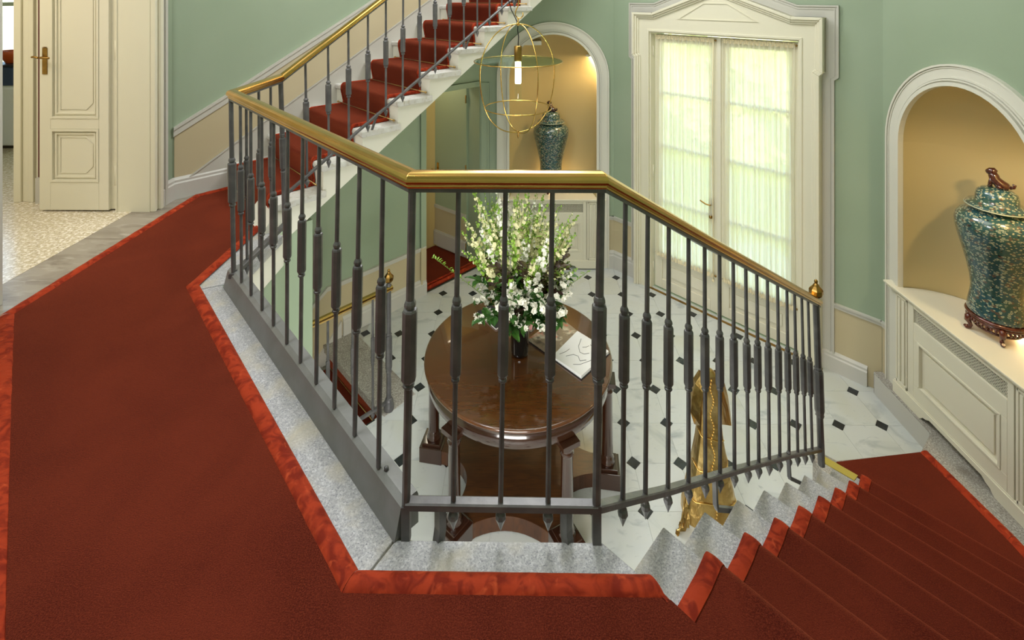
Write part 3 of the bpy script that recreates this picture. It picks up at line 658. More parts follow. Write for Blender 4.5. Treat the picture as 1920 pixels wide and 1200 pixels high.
# grey curb under the left run
b = MB(); P0, P1 = Vector((-1.625, 2.785, 0)), Vector((-.345, 1.505, 0)); sd = Vector((-1, -1, 0)).normalized()
prof = [(.035, 0), (.012, .092), (-.006, .104), (-.045, .104), (-.05, .09), (-.05, .003), (.035, .003)]
b.loft([[P0 + sd * a + Vector((0, 0, z)) for a, z in prof], [P1 + sd * a + Vector((0, 0, z)) for a, z in prof]], True, True, False)
b.build('curb', 'ironc', rail_root)
for t in (.035, .36, .63, .93):
    p = P0.lerp(P1, t) + sd * (-.012); b = MB(); b.lathe([(.004, .10), (.008, .104), (.008, .112), (.003, .116)], p, 8); b.build('bolt', 'iron', rail_root)
# cellar guard rail
cg = empty('cellar_railing', (-1.066, 4.087, FL), 'low iron guard rail with thin brass handrail beside the cellar stair', 'railing')
_r = rail_root; rail_root = cg
newel(cg, -1.066, 4.087, FL, 1.02, .019, base=True)
for q in ((-1.168, 3.982), (-1.29, 3.86), (-1.43, 3.72)): baluster((q[0], q[1], FL + .085), (q[0], q[1], -.795), .36, .60, .0095, .0155)
b = MB(); b.sweep([(-1.045, 4.105, -.795), (-1.53, 3.62, -.795)], [(-.013, -.006), (.013, -.006), (.02, .01), (.021, .024), (.012, .034), (-.012, .034), (-.021, .024), (-.02, .01)]); b.build('handrail', 'brass', cg)
b = MB(); b.sweep([(-1.06, 4.09, FL + .075), (-1.53, 3.62, FL + .075)], [(-.012, -.009), (.012, -.009), (.012, .009), (-.012, .009)]); b.build('bottom_rail', 'iron', cg)
rail_root = _r

# ------------------------------------------------------------------ french door, casing, curtains
d1 = empty('door_1', FNE @ Vector((0, 0, FL)), kind='structure')
dl = -.06   # leaf face, recessed behind casing
for sg in (-1, 1):
    b = MB(FNE); a, c2 = (.008, .762)
    def bx(u0, u1, z0, z1, d0=dl, d1_=dl + .045):
        if sg < 0: u0, u1 = -u1, -u0
        b.box(u0, u1, d0, d1_, z0, z1)
    bx(a, .10, FL + .01, 1.185); bx(.672, c2, FL + .01, 1.185); bx(.1, .672, 1.09, 1.185); bx(.1, .672, FL + .01, FL + .12); bx(.1, .672, -1.44, -1.33)
    bx(.1, .672, FL + .12, -1.44, dl + .012, dl + .03); bx(.16, .612, FL + .17, -1.49, dl + .012, dl + .042)
    lf = b.build('door_leaf', 'creamd', d1, bevel=.004)
    b = MB(FNE)
    for z in (.505, -.10, -.73): bx(.1, .672, z - .014, z + .014, dl + .008, dl + .04)
    b.build('glazing_bar', 'creamd', d1)
    b = MB(FNE); bx(.1, .672, -1.33, 1.09, dl + .018, dl + .022); b.build('pane', 'glass', d1)
    b = MB(FNE)
    for z in (.985, -.42, -1.55): 
        u = sg * .775; b.tube([(u, .0, z - .055), (u, .0, z + .055)], .009, 8)
        b.lathe([(.002, -.066), (.007, -.06), (.007, -.055)], (u, 0, z), 8); b.lathe([(.007, .055), (.007, .06), (.002, .066)], (u, 0, z), 8)
    b.build('hinge', 'cream', d1)
b = MB(FNE); b.box(-.018, .022, dl + .03, dl + .07, FL + .01, 1.185); b.build('astragal', 'creamd', d1, bevel=.004)
b = MB(FNE); b.box(-.79, .79, .052, .074, FL, FL + .010); b.build('threshold', 'brassd', d1)
hd = MB(FNE); hd.box(-.105, -.062, dl + .045, dl + .053, -.80, -.55); hd.tube([(-.083, dl + .05, -.615), (-.083, dl + .10, -.615), (-.13, dl + .105, -.61), (-.19, dl + .10, -.59)], .008, 8)
hd.lathe([(.001, -.02), (.018, -.012), (.02, 0), (.018, .012), (.001, .02)], (-.083, dl + .075, -.745), 10); hd.build('handle', 'brassd', d1, bevel=.002)
# casing
cz = empty('trim_15', FNE @ Vector((0, 0, FL)), kind='structure')
outer = [(-.965, FL), (-.965, .90), (-.992, .93), (-.992, 1.435), (-.73, 1.435), (0, 1.712), (.73, 1.435), (.992, 1.435), (.992, .93), (.965, .90), (.965, FL)]
inner = [(-.79, FL), (-.79, .90), (-.79, .93), (-.79, 1.215), (-.73, 1.215), (0, 1.215), (.73, 1.215), (.79, 1.215), (.79, .93), (.79, .90), (.79, FL)]
b = MB(FNE); ring_relief(b, outer, inner, 0, .075); b.build('casing_board', 'cream', cz)
b = MB(FNE); o1 = offset_path(outer, -.028); o2 = offset_path(outer, -.07); ring_relief(b, offset_path(outer, .0), o1, .0, .125); ring_relief(b, o1, offset_path(outer, -.05), .0, .108); ring_relief(b, offset_path(outer, -.05), o2, .0, .092)
b.build('cornice_moulding', 'cream', cz, bevel=.005)
b = MB(FNE); i1 = [(-.79, FL), (-.79, 1.215), (.79, 1.215), (.79, FL)]; i2 = [(-.815, FL), (-.815, 1.24), (.815, 1.24), (.815, FL)]; i3 = [(-.775, FL), (-.775, 1.20), (.775, 1.20), (.775, FL)]
ring_relief(b, i2, i1, .07, .084); ring_relief(b, i1, i3, -.08, .06); b.build('inner_bead', 'cream', cz, bevel=.003)
b = MB(FNE); tp = [(-.435, 1.37), (-.135, 1.555), (.12, 1.555), (.425, 1.37)]
ring_relief(b, tp + [tp[0]], offset_path(tp, -.01, True) + [offset_path(tp, -.01, True)[0]], .07, .083); b.build('pediment_panel', 'cream', cz)
gt = [(-1.06, FL), (-1.06, .86), (-1.095, .89), (-1.095, 1.545), (-.76, 1.545), (0, 1.84), (.76, 1.545), (1.095, 1.545), (1.095, .89), (1.06, .86), (1.06, FL)]
b = MB(FNE); ring_relief(b, gt, outer, 0, .012); ring_relief(b, gt, offset_path(gt, -.014), 0, .024); ring_relief(b, offset_path(gt, -.03), offset_path(gt, -.038), 0, .018)
tag(b.build('trim_16', 'trimg'), kind='structure')
# curtains
def curtain(u0, u1, label, ph):
    rt = empty('sheer_curtain', FNE @ Vector(((u0 + u1) / 2, 0, -1.37)), label, 'curtain', 'sheer curtains on the french door')
    def f(u, v):
        U = u0 + (u1 - u0) * u; z = -1.375 + 2.535 * v
        pinch = 1
        d = .016 + .015 * math.sin(u * 2 * PI * 13 + ph + .8 * math.sin(v * 3 + u * 7)) * pinch + .006 * math.sin(u * 2 * PI * 31 + 2 * ph + v)
        return (U + .006 * math.sin(v * 5 + u * 40), max(.0, d) - .004, z)
    b = MB(FNE); b.quadgrid(f, 150, 14); b.build('fabric', 'sheer', rt, recalc=False)
    for zc, nm in ((1.155, 'top_ruffle'), (-1.365, 'bottom_ruffle')):
        b = MB(FNE)
        def g(u, v):
            U = u0 + (u1 - u0) * u; z = zc - .022 + .044 * v
            return (U, .012 + .010 * math.sin(u * 2 * PI * 34 + 3 * v + ph) * (1.2 if v in (0, 1) else .5) + .004, z + .004 * math.sin(u * 97))
        b.quadgrid(g, 200, 3); b.build(nm, M['curtb'], rt, recalc=False)
        b = MB(FNE); b.tube([(u0 - .01, .006, zc), (u1 + .01, .006, zc)], .004, 8); b.lathe([(.001, -.012), (.01, -.006), (.01, .006), (.001, .012)], (u1 + .012, .01, zc), 8); b.build('rod', 'brassd', rt)
    return rt
M['curtb'] = mat('gathered_cream_cotton', (.93, .88, .74), .8)
curtain(-.735, -.045, 'left sheer cream curtain gathered on rods over french door glass', 0)
curtain(.045, .735, 'right sheer cream curtain gathered on rods over french door glass', 2)
b = MB(FNE); b.tube([(-.05, .03, 1.14), (-.062, .028, .3), (-.055, .026, -.6), (-.052, .026, -1.40)], .0045, 6); b.lathe([(.004, -.03), (.012, -.02), (.008, 0)], (-.052, .026, -1.40), 8)
tag(b.build('pull_cord', 'curtb'), 'thin cream curtain pull cord hanging down at the meeting stiles', 'cord')

# ------------------------------------------------------------------ niches and radiator cabinets
def niche(fr, spring, base, n_, side):
    b = MB(fr); n = 32; dep = .50
    lower = [[(-RN * math.cos(PI * i / n), -dep * math.sin(PI * i / n), z) for i in range(n + 1)] for z in (base - .02, spring)]
    b.loft(lower, False, False, True)
    rows = []
    for k in range(0, 13):
        th = PI / 2 * k / 12
        rows.append([(-RN * math.cos(PI * i / n) * math.cos(th) if k < 12 else 0, -dep * math.sin(PI * i / n) * math.cos(th), spring + RN * math.sin(th)) for i in range(n + 1)])
    b.loft(rows, False, False, True)
    # shallow reveal between wall face and bowl
    A = arch(RN, spring, base - .02); b.strip([(u, .001, z) for u, z in A], [(u, -.0, z) for u, z in A], smooth=False)
    o = b.build('wall_niche_' + side, 'niche', recalc=False); tag(o, kind='structure')
    # archivolt
    t = MB(fr); fb = LD if side == 'east' else FL
    def ringp(r0, r1, d): ring_relief(t, arch(r0, spring, fb), arch(r1, spring, fb), 0, d)
    ringp(.700, .5475, .020); ringp(.703, .688, .034); ringp(.682, .674, .026); ringp(.612, .600, .030); ringp(.596, .584, .036); ringp(.574, .546, .044)
    tag(t.build('trim_%d' % n_, 'trimw'), kind='structure')
niche(FE, .444, -.742, 17, 'east'); niche(FN, .60, -.902, 18, 'north')
def cabinet(fr, top, label):
    base = top - .862
    rt = empty('radiator_cabinet', fr @ Vector((0, 0, base)), label, 'cabinet')
    b = MB(fr); n = 24; dep = .498
    P = [(-.655, .0), (-.655, .085), (.655, .085), (.655, 0), (.54, 0)] + [(.54 * math.cos(PI * i / n), -dep * math.sin(PI * i / n)) for i in range(1, n)] + [(-.54, 0)]
    b.prism(P, top - .016, top); b.prism([(-.64, .0), (-.64, .072), (.64, .072), (.64, 0)], top - .034, top - .016); b.build('shelf', 'creamd', rt, bevel=.004)
    # carcass sides and front frame
    f0, f1 = .02, .05
    for u0, u1 in ((-.56, -.42), (.42, .56)): b = MB(fr); b.box(u0, u1, f0 - .02, f1, base + .09, top - .034); b.build('side_post', 'creamd', rt)
    for sg in (-1, 1):
        b = MB(fr); u0, u1 = (.435, .545) if sg > 0 else (-.545, -.435)
        for k in (0, 1):
            uu = u0 + .02 + k * .045; b.box(uu, uu + .022, f1, f1 + .012, base + .13, top - .07)
        b.box(u0, u0 + .012, f1, f1 + .01, base + .10, top - .045); b.box(u1 - .012, u1, f1, f1 + .01, base + .10, top - .045)
        b.box(u0, u1, f1, f1 + .01, base + .10, base + .125); b.box(u0, u1, f1, f1 + .01, top - .062, top - .045)
        b.build('pilaster', 'creamd', rt, bevel=.003)
    b = MB(fr)
    gz0, gz1 = top - .175, top - .068
    b.box(-.415, -.372, f0, f1 + .006, base + .09, top - .036); b.box(.372, .415, f0, f1 + .006, base + .09, top - .036)
    b.box(-.372, .372, f0, f1 + .006, gz1, top - .036)
    pz0, pz1 = base + .205, top - .30
    b.box(-.372, .372, f0, f1 + .006, pz1, gz0); b.box(-.372, .372, f0, f1 + .006, base + .09, pz0)
    b.box(-.372, -.33, f0, f1 + .006, pz0, pz1); b.box(.33, .372, f0, f1 + .006, pz0, pz1)
    fp = b.build('front_panel', 'creamd', rt, bevel=.003)
    b = MB(fr); b.box(-.33, .33, f0, f0 + .016, pz0, pz1); b.box(-.275, .275, f0 + .016, f0 + .026, pz0 + .05, pz1 - .05)
    q = [(-.33, pz0), (-.33, pz1), (.33, pz1), (.33, pz0), (-.33, pz0)]; q2 = [(-.312, pz0 + .018), (-.312, pz1 - .018), (.312, pz1 - .018), (.312, pz0 + .018), (-.312, pz0 + .018)]
    ring_relief(b, q, q2, f0 + .012, f1 + .012); b.build('recessed_panel', 'creamd', rt, bevel=.003)
    b = MB(fr); b.box(-.372, .372, f0 - .005, f0, gz0, gz1); b.build('grille_shade_sheet', 'dark', rt)  # dark sheet stands in for the shade inside the cabinet
    g = MB(fr); W2 = .372; H = gz1 - gz0; st = .0205; dd = f0 + .022
    k = -W2 - H
    while k < W2:
        for sgn in (1, -1):
            a0, a1 = k, k + H; z0, z1 = gz0, gz1
            if a0 < -W2: z0 = gz0 + (-W2 - a0); a0 = -W2
            if a1 > W2: z1 = gz1 - (a1 - W2); a1 = W2
            if a1 - a0 > .004:
                p, q_ = (a0 * sgn, dd, z0), (a1 * sgn, dd, z1); wd = .0019
                g.add([(p[0] - wd * sgn, dd, p[2] + wd), (p[0] + wd * sgn, dd, p[2] - wd), (q_[0] + wd * sgn, dd, q_[2] - wd), (q_[0] - wd * sgn, dd, q_[2] + wd),
                       (p[0] - wd * sgn, dd - .003, p[2] + wd), (p[0] + wd * sgn, dd - .003, p[2] - wd), (q_[0] + wd * sgn, dd - .003, q_[2] - wd), (q_[0] - wd * sgn, dd - .003, q_[2] + wd)],
                      [(0, 1, 2, 3), (4, 7, 6, 5), (0, 3, 7, 4), (1, 5, 6, 2)])
        k += st
    g.build('mesh_grille', 'creamd', rt)
    # plinth with ogee cut-out
    b = MB(fr); ct = base + .058
    cut = [(.30, base), (.285, base + .012), (.27, base + .03), (.24, base + .038), (.21, ct), (-.21, ct), (-.24, base + .038), (-.27, base + .03), (-.285, base + .012), (-.30, base)]
    b.ext([(-.57, 0, base + .09), (-.57, 0, base)] + [(u, 0, z) for u, z in cut[::-1]] + [(.57, 0, base), (.57, 0, base + .09)], (0, .068, 0))
    b.ext([(-.57, 0, base + .085), (.57, 0, base + .085), (.57, 0, base + .10), (-.57, 0, base + .10)], (0, .06, 0)); b.build('plinth', 'creamd', rt)
    return rt
cabinet(FE, -.74, 'cream radiator cabinet with mesh grille under the right hand niche')
cabinet(FN, -.90, 'cream radiator cabinet with mesh grille behind the flower arrangement')
# niche lamps: down-light behind the crown, small spot at the back of the shelf
for fr, sp, tp in ((FE, .444, -.74), (FN, .60, -.90)):
    p = fr @ Vector((.45, -.04, sp + .26)); light('AREA', 'niche_light', p, 8, (1, .72, .36), .06, shape='DISK')
    p = fr @ Vector((.0, -.40, tp + .03)); light('POINT', 'niche_lamp', p, 3.0, (1, .68, .30), .02)
    h_ = MB(); h_.lathe([(.001, .022), (.03, .022), (.034, .002), (.031, .0)], fr @ Vector((.45, -.04, sp + .262)), 16); tag(h_.build('niche_downlight', 'cream'), 'small round downlight inside the %s niche' % ('right hand' if fr is FE else 'far left'), 'light fitting')

# ------------------------------------------------------------------ ginger jars on carved stands
def jar(pos, rot, label, slabel):
    x, y, z = pos
    st = empty('jar_stand', pos, slabel, 'stand'); z1 = z + .132
    b = MB(); b.lathe([(.10, .108), (.150, .108), (.168, .113), (.172, .122), (.166, .131), (.158, .134), (.15, .128), (.10, .126)], pos, 40); b.build('rim', 'redwood', st)
    b = MB(); b.lathe([(.128, .088), (.16, .088), (.164, .108), (.128, .108)], pos, 40)
    for i in range(40):
        a = 2 * PI * i / 40
        b.lathe([(.001, -.016), (.008, -.008), (.009, 0), (.004, .01)], (x + .157 * math.cos(a), y + .157 * math.sin(a), z + .082), 6)
    b.build('carved_apron', 'redwood', st)
    b = MB(); b.tube([(x + .125 * math.cos(2 * PI * i / 32), y + .125 * math.sin(2 * PI * i / 32), z + .045) for i in range(32)], .009, 8, True)
    for i in range(5):
        a = rot + 2 * PI * (i + .5) / 5; b.tube([(x + .125 * math.cos(a), y + .125 * math.sin(a), z + .045), (x, y, z + .05)], .007, 6)
    b.build('stretcher', 'redwood', st)
    for i in range(5):
        a = rot + 2 * PI * i / 5; pr = [(.150, .10, .020), (.168, .085, .021), (.172, .065, .018), (.158, .045, .014), (.150, .030, .012), (.160, .016, .015), (.178, .012, .014), (.186, .022, .010)]
        b = MB(); b.tube([(x + r * math.cos(a), y + r * math.sin(a), z + h) for r, h, _ in pr], [q for _, _, q in pr], 8); b.build('leg', 'redwood', st)
    jz = z1 - .004
    J = empty('ginger_jar', (x, y, jz), label, 'jar'); p = (x, y, jz)
    b = MB(); b.lathe([(.10, 0), (.158, .003), (.162, .02), (.155, .07), (.144, .13), (.140, .18), (.147, .25), (.165, .34), (.190, .44), (.214, .53), (.229, .60), (.231, .64), (.222, .68), (.195, .712), (.160, .730), (.142, .737), (.138, .76)], p, 64); b.build('body', 'jar', J)
    b = MB(); b.lathe([(.13, .752), (.172, .757), (.178, .762), (.172, .767), (.13, .768)], p, 48); b.build('rim_band', M['rimw'], J)
    b = MB(); b.lathe([(.12, .765), (.172, .768), (.165, .775), (.135, .785), (.118, .795), (.116, .83), (.108, .862), (.085, .882), (.05, .892), (.001, .896)], p, 48); ld_ = b.build('lid', 'jar', J)
    # crouching dog-lion knob
    k = MB(); zz = jz + .890; ca, sa = math.cos(rot), math.sin(rot)
    def L(a, c2, h): a *= 1.3; c2 *= 1.3; h *= 1.15; return (x + a * ca - c2 * sa, y + a * sa + c2 * ca, zz + h)
    _t = k.tube; k.tube = lambda p, rr, n: _t(p, [q * 1.3 for q in rr], n)
    k.tube([L(.048, 0, .010), L(.036, 0, .018), L(.012, 0, .030), L(-.008, 0, .052), L(-.014, 0, .078), L(-.014, 0, .092)], [.014, .024, .027, .025, .023, .016], 12)
    k.tube([L(.0, 0, .094), L(-.012, 0, .099), L(-.026, 0, .097), L(-.038, 0, .090), L(-.043, 0, .087)], [.012, .021, .019, .014, .009], 12)
    k.tube([L(-.01, .012, .102), L(-.008, .014, .115)], [.007, .002], 6); k.tube([L(-.01, -.012, .102), L(-.008, -.014, .115)], [.007, .002], 6)
    for c2 in (.012, -.012): k.tube([L(-.018, c2, .06), L(-.026, c2, .03), L(-.028, c2, .002)], [.010, .008, .009], 8)
    for c2 in (.018, -.018): k.tube([L(.02, c2, .02), L(.005, c2 * 1.2, .006)], [.014, .008], 8)
    k.tube([L(.05, 0, .018), L(.066, 0, .024), L(.070, 0, .038), L(.060, 0, .042)], [.009, .008, .007, .005], 8)
    kb = k.build('knob', 'knob', J); kb.parent = ld_
M['rimw'] = mat('pale_enamel_rim', (.62, .66, .58), .25, coat=.8)
jar((3.375, 3.545, -.74), math.radians(-52), 'large teal enamel ginger jar with white blossom pattern in right niche', 'carved rosewood stand under the large jar in right niche')
jar((.43, 6.50, -.90), math.radians(-35), 'teal enamel ginger jar in the far niche behind the pendant lamp', 'carved rosewood stand hidden behind handrail in the far niche')

# ------------------------------------------------------------------ round table
TC = Vector((0.0, 3.60, FL)); tz = .85
tb = empty('round_table', TC, 'round polished mahogany table on columns in the hall centre', 'table')
b = MB(); b.lathe([(.10, tz - .03), (.655, tz - .03), (.667, tz - .022), (.671, tz - .012), (.665, tz - .002), (.657, tz), (.001, tz)], TC, 96); b.build('tabletop', 'wood', tb)
b = MB(); b.lathe([(.55, tz - .135), (.642, tz - .135), (.646, tz - .13), (.642, tz - .03)], TC, 96); b.build('apron', 'woodd', tb)
ANG = [-62, -129, 171, -7, 56, 116]
feet = []
for a in ANG:
    r = .635; x, y = TC.x + r * math.cos(math.radians(a)), TC.y + r * math.sin(math.radians(a)); feet.append((x, y))
    b = MB(); b.lathe([(.052, .125), (.052, .14), (.044, .15), (.047, .162), (.038, .172), (.0405, .20), (.036, tz - .235), (.04, tz - .225), (.044, tz - .215), (.036, tz - .205), (.038, tz - .18), (.050, tz - .172), (.05, tz - .165)], (x, y, FL), 24)
    b.M = Matrix.Translation((x, y, FL)) @ Matrix.Rotation(math.radians(a), 4, 'Z'); b.box(-.06, .055, -.06, .06, tz - .165, tz - .135)
    b.build('leg', 'woodd', tb)
    b = MB(); b.M = Matrix.Translation((x, y, FL)) @ Matrix.Rotation(math.radians(a), 4, 'Z'); b.box(-.085, .085, -.085, .085, 0, .11); b.box(-.068, .068, -.068, .068, .11, .128); b.build('foot', 'woodd', tb, bevel=.004)
# concave-sided base platform
order = sorted(range(6), key=lambda i: ANG[i] if ANG[i] < 170 else ANG[i]); angs = sorted(ANG)
P = []
for i in range(6):
    a0, a1 = angs[i], angs[(i + 1) % 6] + (360 if i == 5 else 0)
    p0 = Vector((.635 * math.cos(math.radians(a0)), .635 * math.sin(math.radians(a0)))); p1 = Vector((.635 * math.cos(math.radians(a1)), .635 * math.sin(math.radians(a1))))
    ch = p1 - p0; L_ = ch.length; q0 = p0 + ch * (.09 / L_); q1 = p1 - ch * (.09 / L_); mid = (q0 + q1) / 2; inn = -mid.normalized(); dep = .16 if i else .16
    if a0 == -129: dep = .09
    for k in range(13):
        t = k / 12; p = q0.lerp(q1, t) + inn * dep * math.sin(PI * t) ** .75; P.append((TC.x + p.x, TC.y + p.y))
b = MB(); b.prism(P, FL + .005, FL + .10); b.build('base_platform', 'woodb', tb, bevel=.003)

# ------------------------------------------------------------------ things on the table
TZ = FL + tz
v = empty('vase', (.012, 3.56, TZ), 'tall black glass vase holding the white flowers on round table', 'vase')
b = MB(); n = 32; prof = [(.052, .002), (.060, .01), (.062, .03), (.066, .18), (.072, .31), (.0735, .33), (.070, .33), (.064, .20), (.056, .03), (.001, .02)]
b.lathe(prof, (.012, 3.56, TZ), n); b.build('body', 'darkglass', v)
# open magazine with a photo page and a drawing page
mg = empty('open_magazine', (.37, 3.68, TZ), 'open magazine with a colour photo page and line drawing page', 'magazine')
A_, B_, C_, D_ = Vector((.080, 3.69, 0)), Vector((.423, 3.33, 0)), Vector((.648, 3.565, 0)), Vector((.320, 3.94, 0))
S0_, S1_ = Vector((.262, 3.60, 0)), Vector((.475, 3.862, 0))
S0_ = A_.lerp(B_, .47); S1_ = D_.lerp(C_, .40)
def page(a, c2, z0, hump):
    def f(u, v_):
        p0 = a[0].lerp(a[1], v_); p1 = c2[0].lerp(c2[1], v_); p = p0.lerp(p1, u); return (p.x, p.y, z0 + hump * math.sin(PI * (.08 + .5 * u)) - .001)
    return f
for (a, c2, m, nm) in ((((S0_), (S1_)), ((A_), (D_)), 'photo', 'photo_page'), (((S0_), (S1_)), ((B_), (C_)), 'paper', 'drawing_page')):
    f = page(a, c2, TZ + .012, .012); 
    b = MB(); N = 12; top = [[Vector(f(i / N, j / 6)) for i in range(N + 1)] for j in range(7)]
    vs = [p for r in top for p in r]; low = [Vector((p.x, p.y, TZ + .0025)) for p in vs]; nn = N + 1
    fs = [(j * nn + i, j * nn + i + 1, (j + 1) * nn + i + 1, (j + 1) * nn + i) for j in range(6) for i in range(N)]
    b.add(vs, fs, True)
    bo = [i for i in range(nn)] + [j * nn + N for j in range(1, 7)] + [6 * nn + i for i in range(N - 1, -1, -1)] + [j * nn for j in range(5, 0, -1)]
    b.add([vs[i] for i in bo] + [low[i] for i in bo], [(i, (i + 1) % len(bo), len(bo) + (i + 1) % len(bo), len(bo) + i) for i in range(len(bo))]); b.build(nm, m, mg, recalc=False)
b = MB(); b.prism([tuple((A_ + Vector((-.006, -.006, 0)))[:2]), tuple((B_ + Vector((.0, -.012, 0)))[:2]), tuple((C_ + Vector((.01, .0, 0)))[:2]), tuple((D_ + Vector((.0, .008, 0)))[:2])], TZ + .0005, TZ + .003); b.build('cover', 'ink', mg)
fp = page(((S0_), (S1_)), ((B_), (C_)), TZ + .0128, .012)
for st in ([(.25, .85), (.35, .62), (.5, .5), (.62, .52), (.7, .62)], [(.3, .2), (.42, .35), (.55, .38), (.68, .3), (.78, .42)], [(.55, .85), (.68, .8), (.72, .7)], [(.62, .12), (.75, .22), (.86, .45), (.9, .7)], [(.12, .15), (.2, .3), (.22, .42)], [(.45, .66), (.52, .72), (.55, .8)]):
    pts = []
    for k in range(len(st) - 1):
        for q in range(5): t = q / 5; pts.append((st[k][0] * (1 - t) + st[k + 1][0] * t, st[k][1] * (1 - t) + st[k + 1][1] * t))
    pts.append(st[-1]); b = MB(); b.tube([fp(*p) for p in pts], .0014, 4); b.build('drawn_line', 'ink', mg)
# closed magazines behind the vase
def book(pts, th, label, m, name='magazine'):
    c0 = sum((Vector((p[0], p[1], 0)) for p in pts), Vector()) / 4
    rt = empty(name, (c0.x, c0.y, TZ), label, 'magazine'); b = MB(); b.prism(pts, TZ + .001, TZ + th - .0015); b.build('pages', 'paper', rt)
    b = MB(); b.prism([((p[0] - c0.x) * 1.015 + c0.x, (p[1] - c0.y) * 1.015 + c0.y) for p in pts], TZ + th - .0015, TZ + th); b.build('cover', m, rt)
M['pink'] = mat('pink_cover', (.80, .56, .58), .3)
book([(-.05, 3.88), (.10, 3.79), (.19, 3.94), (.04, 4.03)], .016, 'pink covered closed magazine just behind the black vase', 'pink')
book([(-.33, 4.01), (-.17, 3.81), (-.07, 3.90), (-.22, 4.10)], .014, 'dark covered closed magazine left of the black vase under flowers', 'ink')

# ------------------------------------------------------------------ flowers: every stem is a thing of its own
VX, VY, VZ = .012, 3.56, TZ + .30
def petal_cup(b, c, r, d, n=4, ph=0, tilt=.45):
    """small open flower: n rounded petals around direction d"""
    d = d.normalized(); a = d.cross(Vector((0, 0, 1)) if abs(d.z) < .9 else Vector((1, 0, 0))).normalized(); e = d.cross(a)
    for k in range(n):
        t = ph + 2 * PI * k / n; o = a * math.cos(t) + e * math.sin(t); s = a * -math.sin(t) + e * math.cos(t)
        tip = c + (o * (1 - tilt * .4) + d * tilt) * r
        m1 = c + o * r * .55 + d * r * tilt * .25
        b.add([c, m1 + s * r * .42, tip, m1 - s * r * .42, m1 + d * r * .08], [(0, 1, 4), (1, 2, 4), (2, 3, 4), (3, 0, 4)], True)
def leaf(b, c, d, L, w, up=None):
    d = d.normalized(); up = up or Vector((0, 0, 1)); s = d.cross(up); s = s.normalized() if s.length > .01 else Vector((1, 0, 0)); n_ = s.cross(d)
    P = []
    for t, ww, h in ((0, .05, 0), (.25, .8, .05), (.55, 1, .04), (.8, .6, -.03), (1, .02, -.14)):
        q = c + d * L * t + n_ * L * h
        P += [q + s * w * ww * .5 + n_ * w * .12, q - n_ * w * .06, q - s * w * ww * .5 + n_ * w * .12]
    b.add(P, [(i * 3 + j, i * 3 + j + 1, i * 3 + j + 4, i * 3 + j + 3) for i in range(4) for j in range(2)], True)
def curve_pts(p0, d0, L, bend, n=10):
    P = [Vector(p0)]; d = Vector(d0).normalized()
    for i in range(n): d = (d + Vector(bend) / n).normalized(); P.append(P[-1] + d * L / n)
    return P
def stem_parts(root, pts, r0=.0035):
    b = MB(); b.tube([tuple(p) for p in pts], [r0 * (1 - .6 * i / (len(pts) - 1)) for i in range(len(pts))], 5); b.build('stem', 'stem', root)
def along(pts, t):
    x = t * (len(pts) - 1); i = min(int(x), len(pts) - 2); return pts[i].lerp(pts[i + 1], x - i), (pts[i + 1] - pts[i]).normalized()
def rv(rnd): 
    a = rnd.random() * 2 * PI; return Vector((math.cos(a), math.sin(a), 0))
def spire(rnd, target, kind):
    rt = empty('white_flower_spire' if kind < 3 else 'budding_green_spire', (VX, VY, VZ - .2), 'tall white flowered spire standing in the black vase' if kind < 3 else 'tall green budding spire standing in the black vase', 'flower', 'white flower spires in the vase' if kind < 3 else 'green budding spires in the vase')
    p0 = Vector((VX + rnd.uniform(-.03, .03), VY + rnd.uniform(-.03, .03), VZ - .1)); T = Vector(target); mid = p0.lerp(T, .5) + Vector((0, 0, .12 * (T - p0).xy.length / .5))
    pts = [p0 * (1 - t) ** 2 + mid * 2 * t * (1 - t) + T * t * t for t in [i / 12 for i in range(13)]]
    stem_parts(rt, pts)
    fb = MB(); lb = MB(); n = 48 if kind < 3 else 34
    for i in range(n):
        t = .46 + .54 * i / n; c, d = along(pts, t); sz = (.026 if kind < 3 else .019) * (1.08 - .75 * (i / n) ** 1.6) * rnd.uniform(.8, 1.15)
        o = (rv(rnd) + d * rnd.uniform(-.1, .5)).normalized(); q = c + o * sz * rnd.uniform(.5, 1.25)
        petal_cup(fb if (kind < 3 and i < n * .84 and i % 6) or (kind >= 3 and i % 3 == 0) else lb, q, sz * .9, o, 5, rnd.random() * 6, .35)
    for i in range(12):
        t = .22 + .6 * i / 12; c, d = along(pts, t); o = (rv(rnd) + Vector((0, 0, rnd.uniform(.1, .9))))
        leaf(lb, c, o, rnd.uniform(.035, .065), .018)
    fb.build('blossoms', 'petalc' if kind % 2 else 'petal', rt, recalc=False); lb.build('leaves', 'leafl', rt, recalc=False)
def inwell(rnd, rx, ry, z0, z1): pass
rnd = random.Random(11)
for i in range(64):
    a = rnd.random() * 2 * PI; q = rnd.random() ** .5; z = rnd.uniform(.50, 1.02) - .16 * q
    spire(rnd, (VX - .01 + .46 * q * math.cos(a) * (1.0), VY + .36 * q * math.sin(a), VZ + z), 0 if rnd.random() < .45 else 1)
for i in range(24):
    a = rnd.random() * 2 * PI; q = rnd.random() ** .5; spire(rnd, (VX + .46 * q * math.cos(a), VY + .36 * q * math.sin(a), VZ + rnd.uniform(.5, 1.0) - .15 * q), 3)
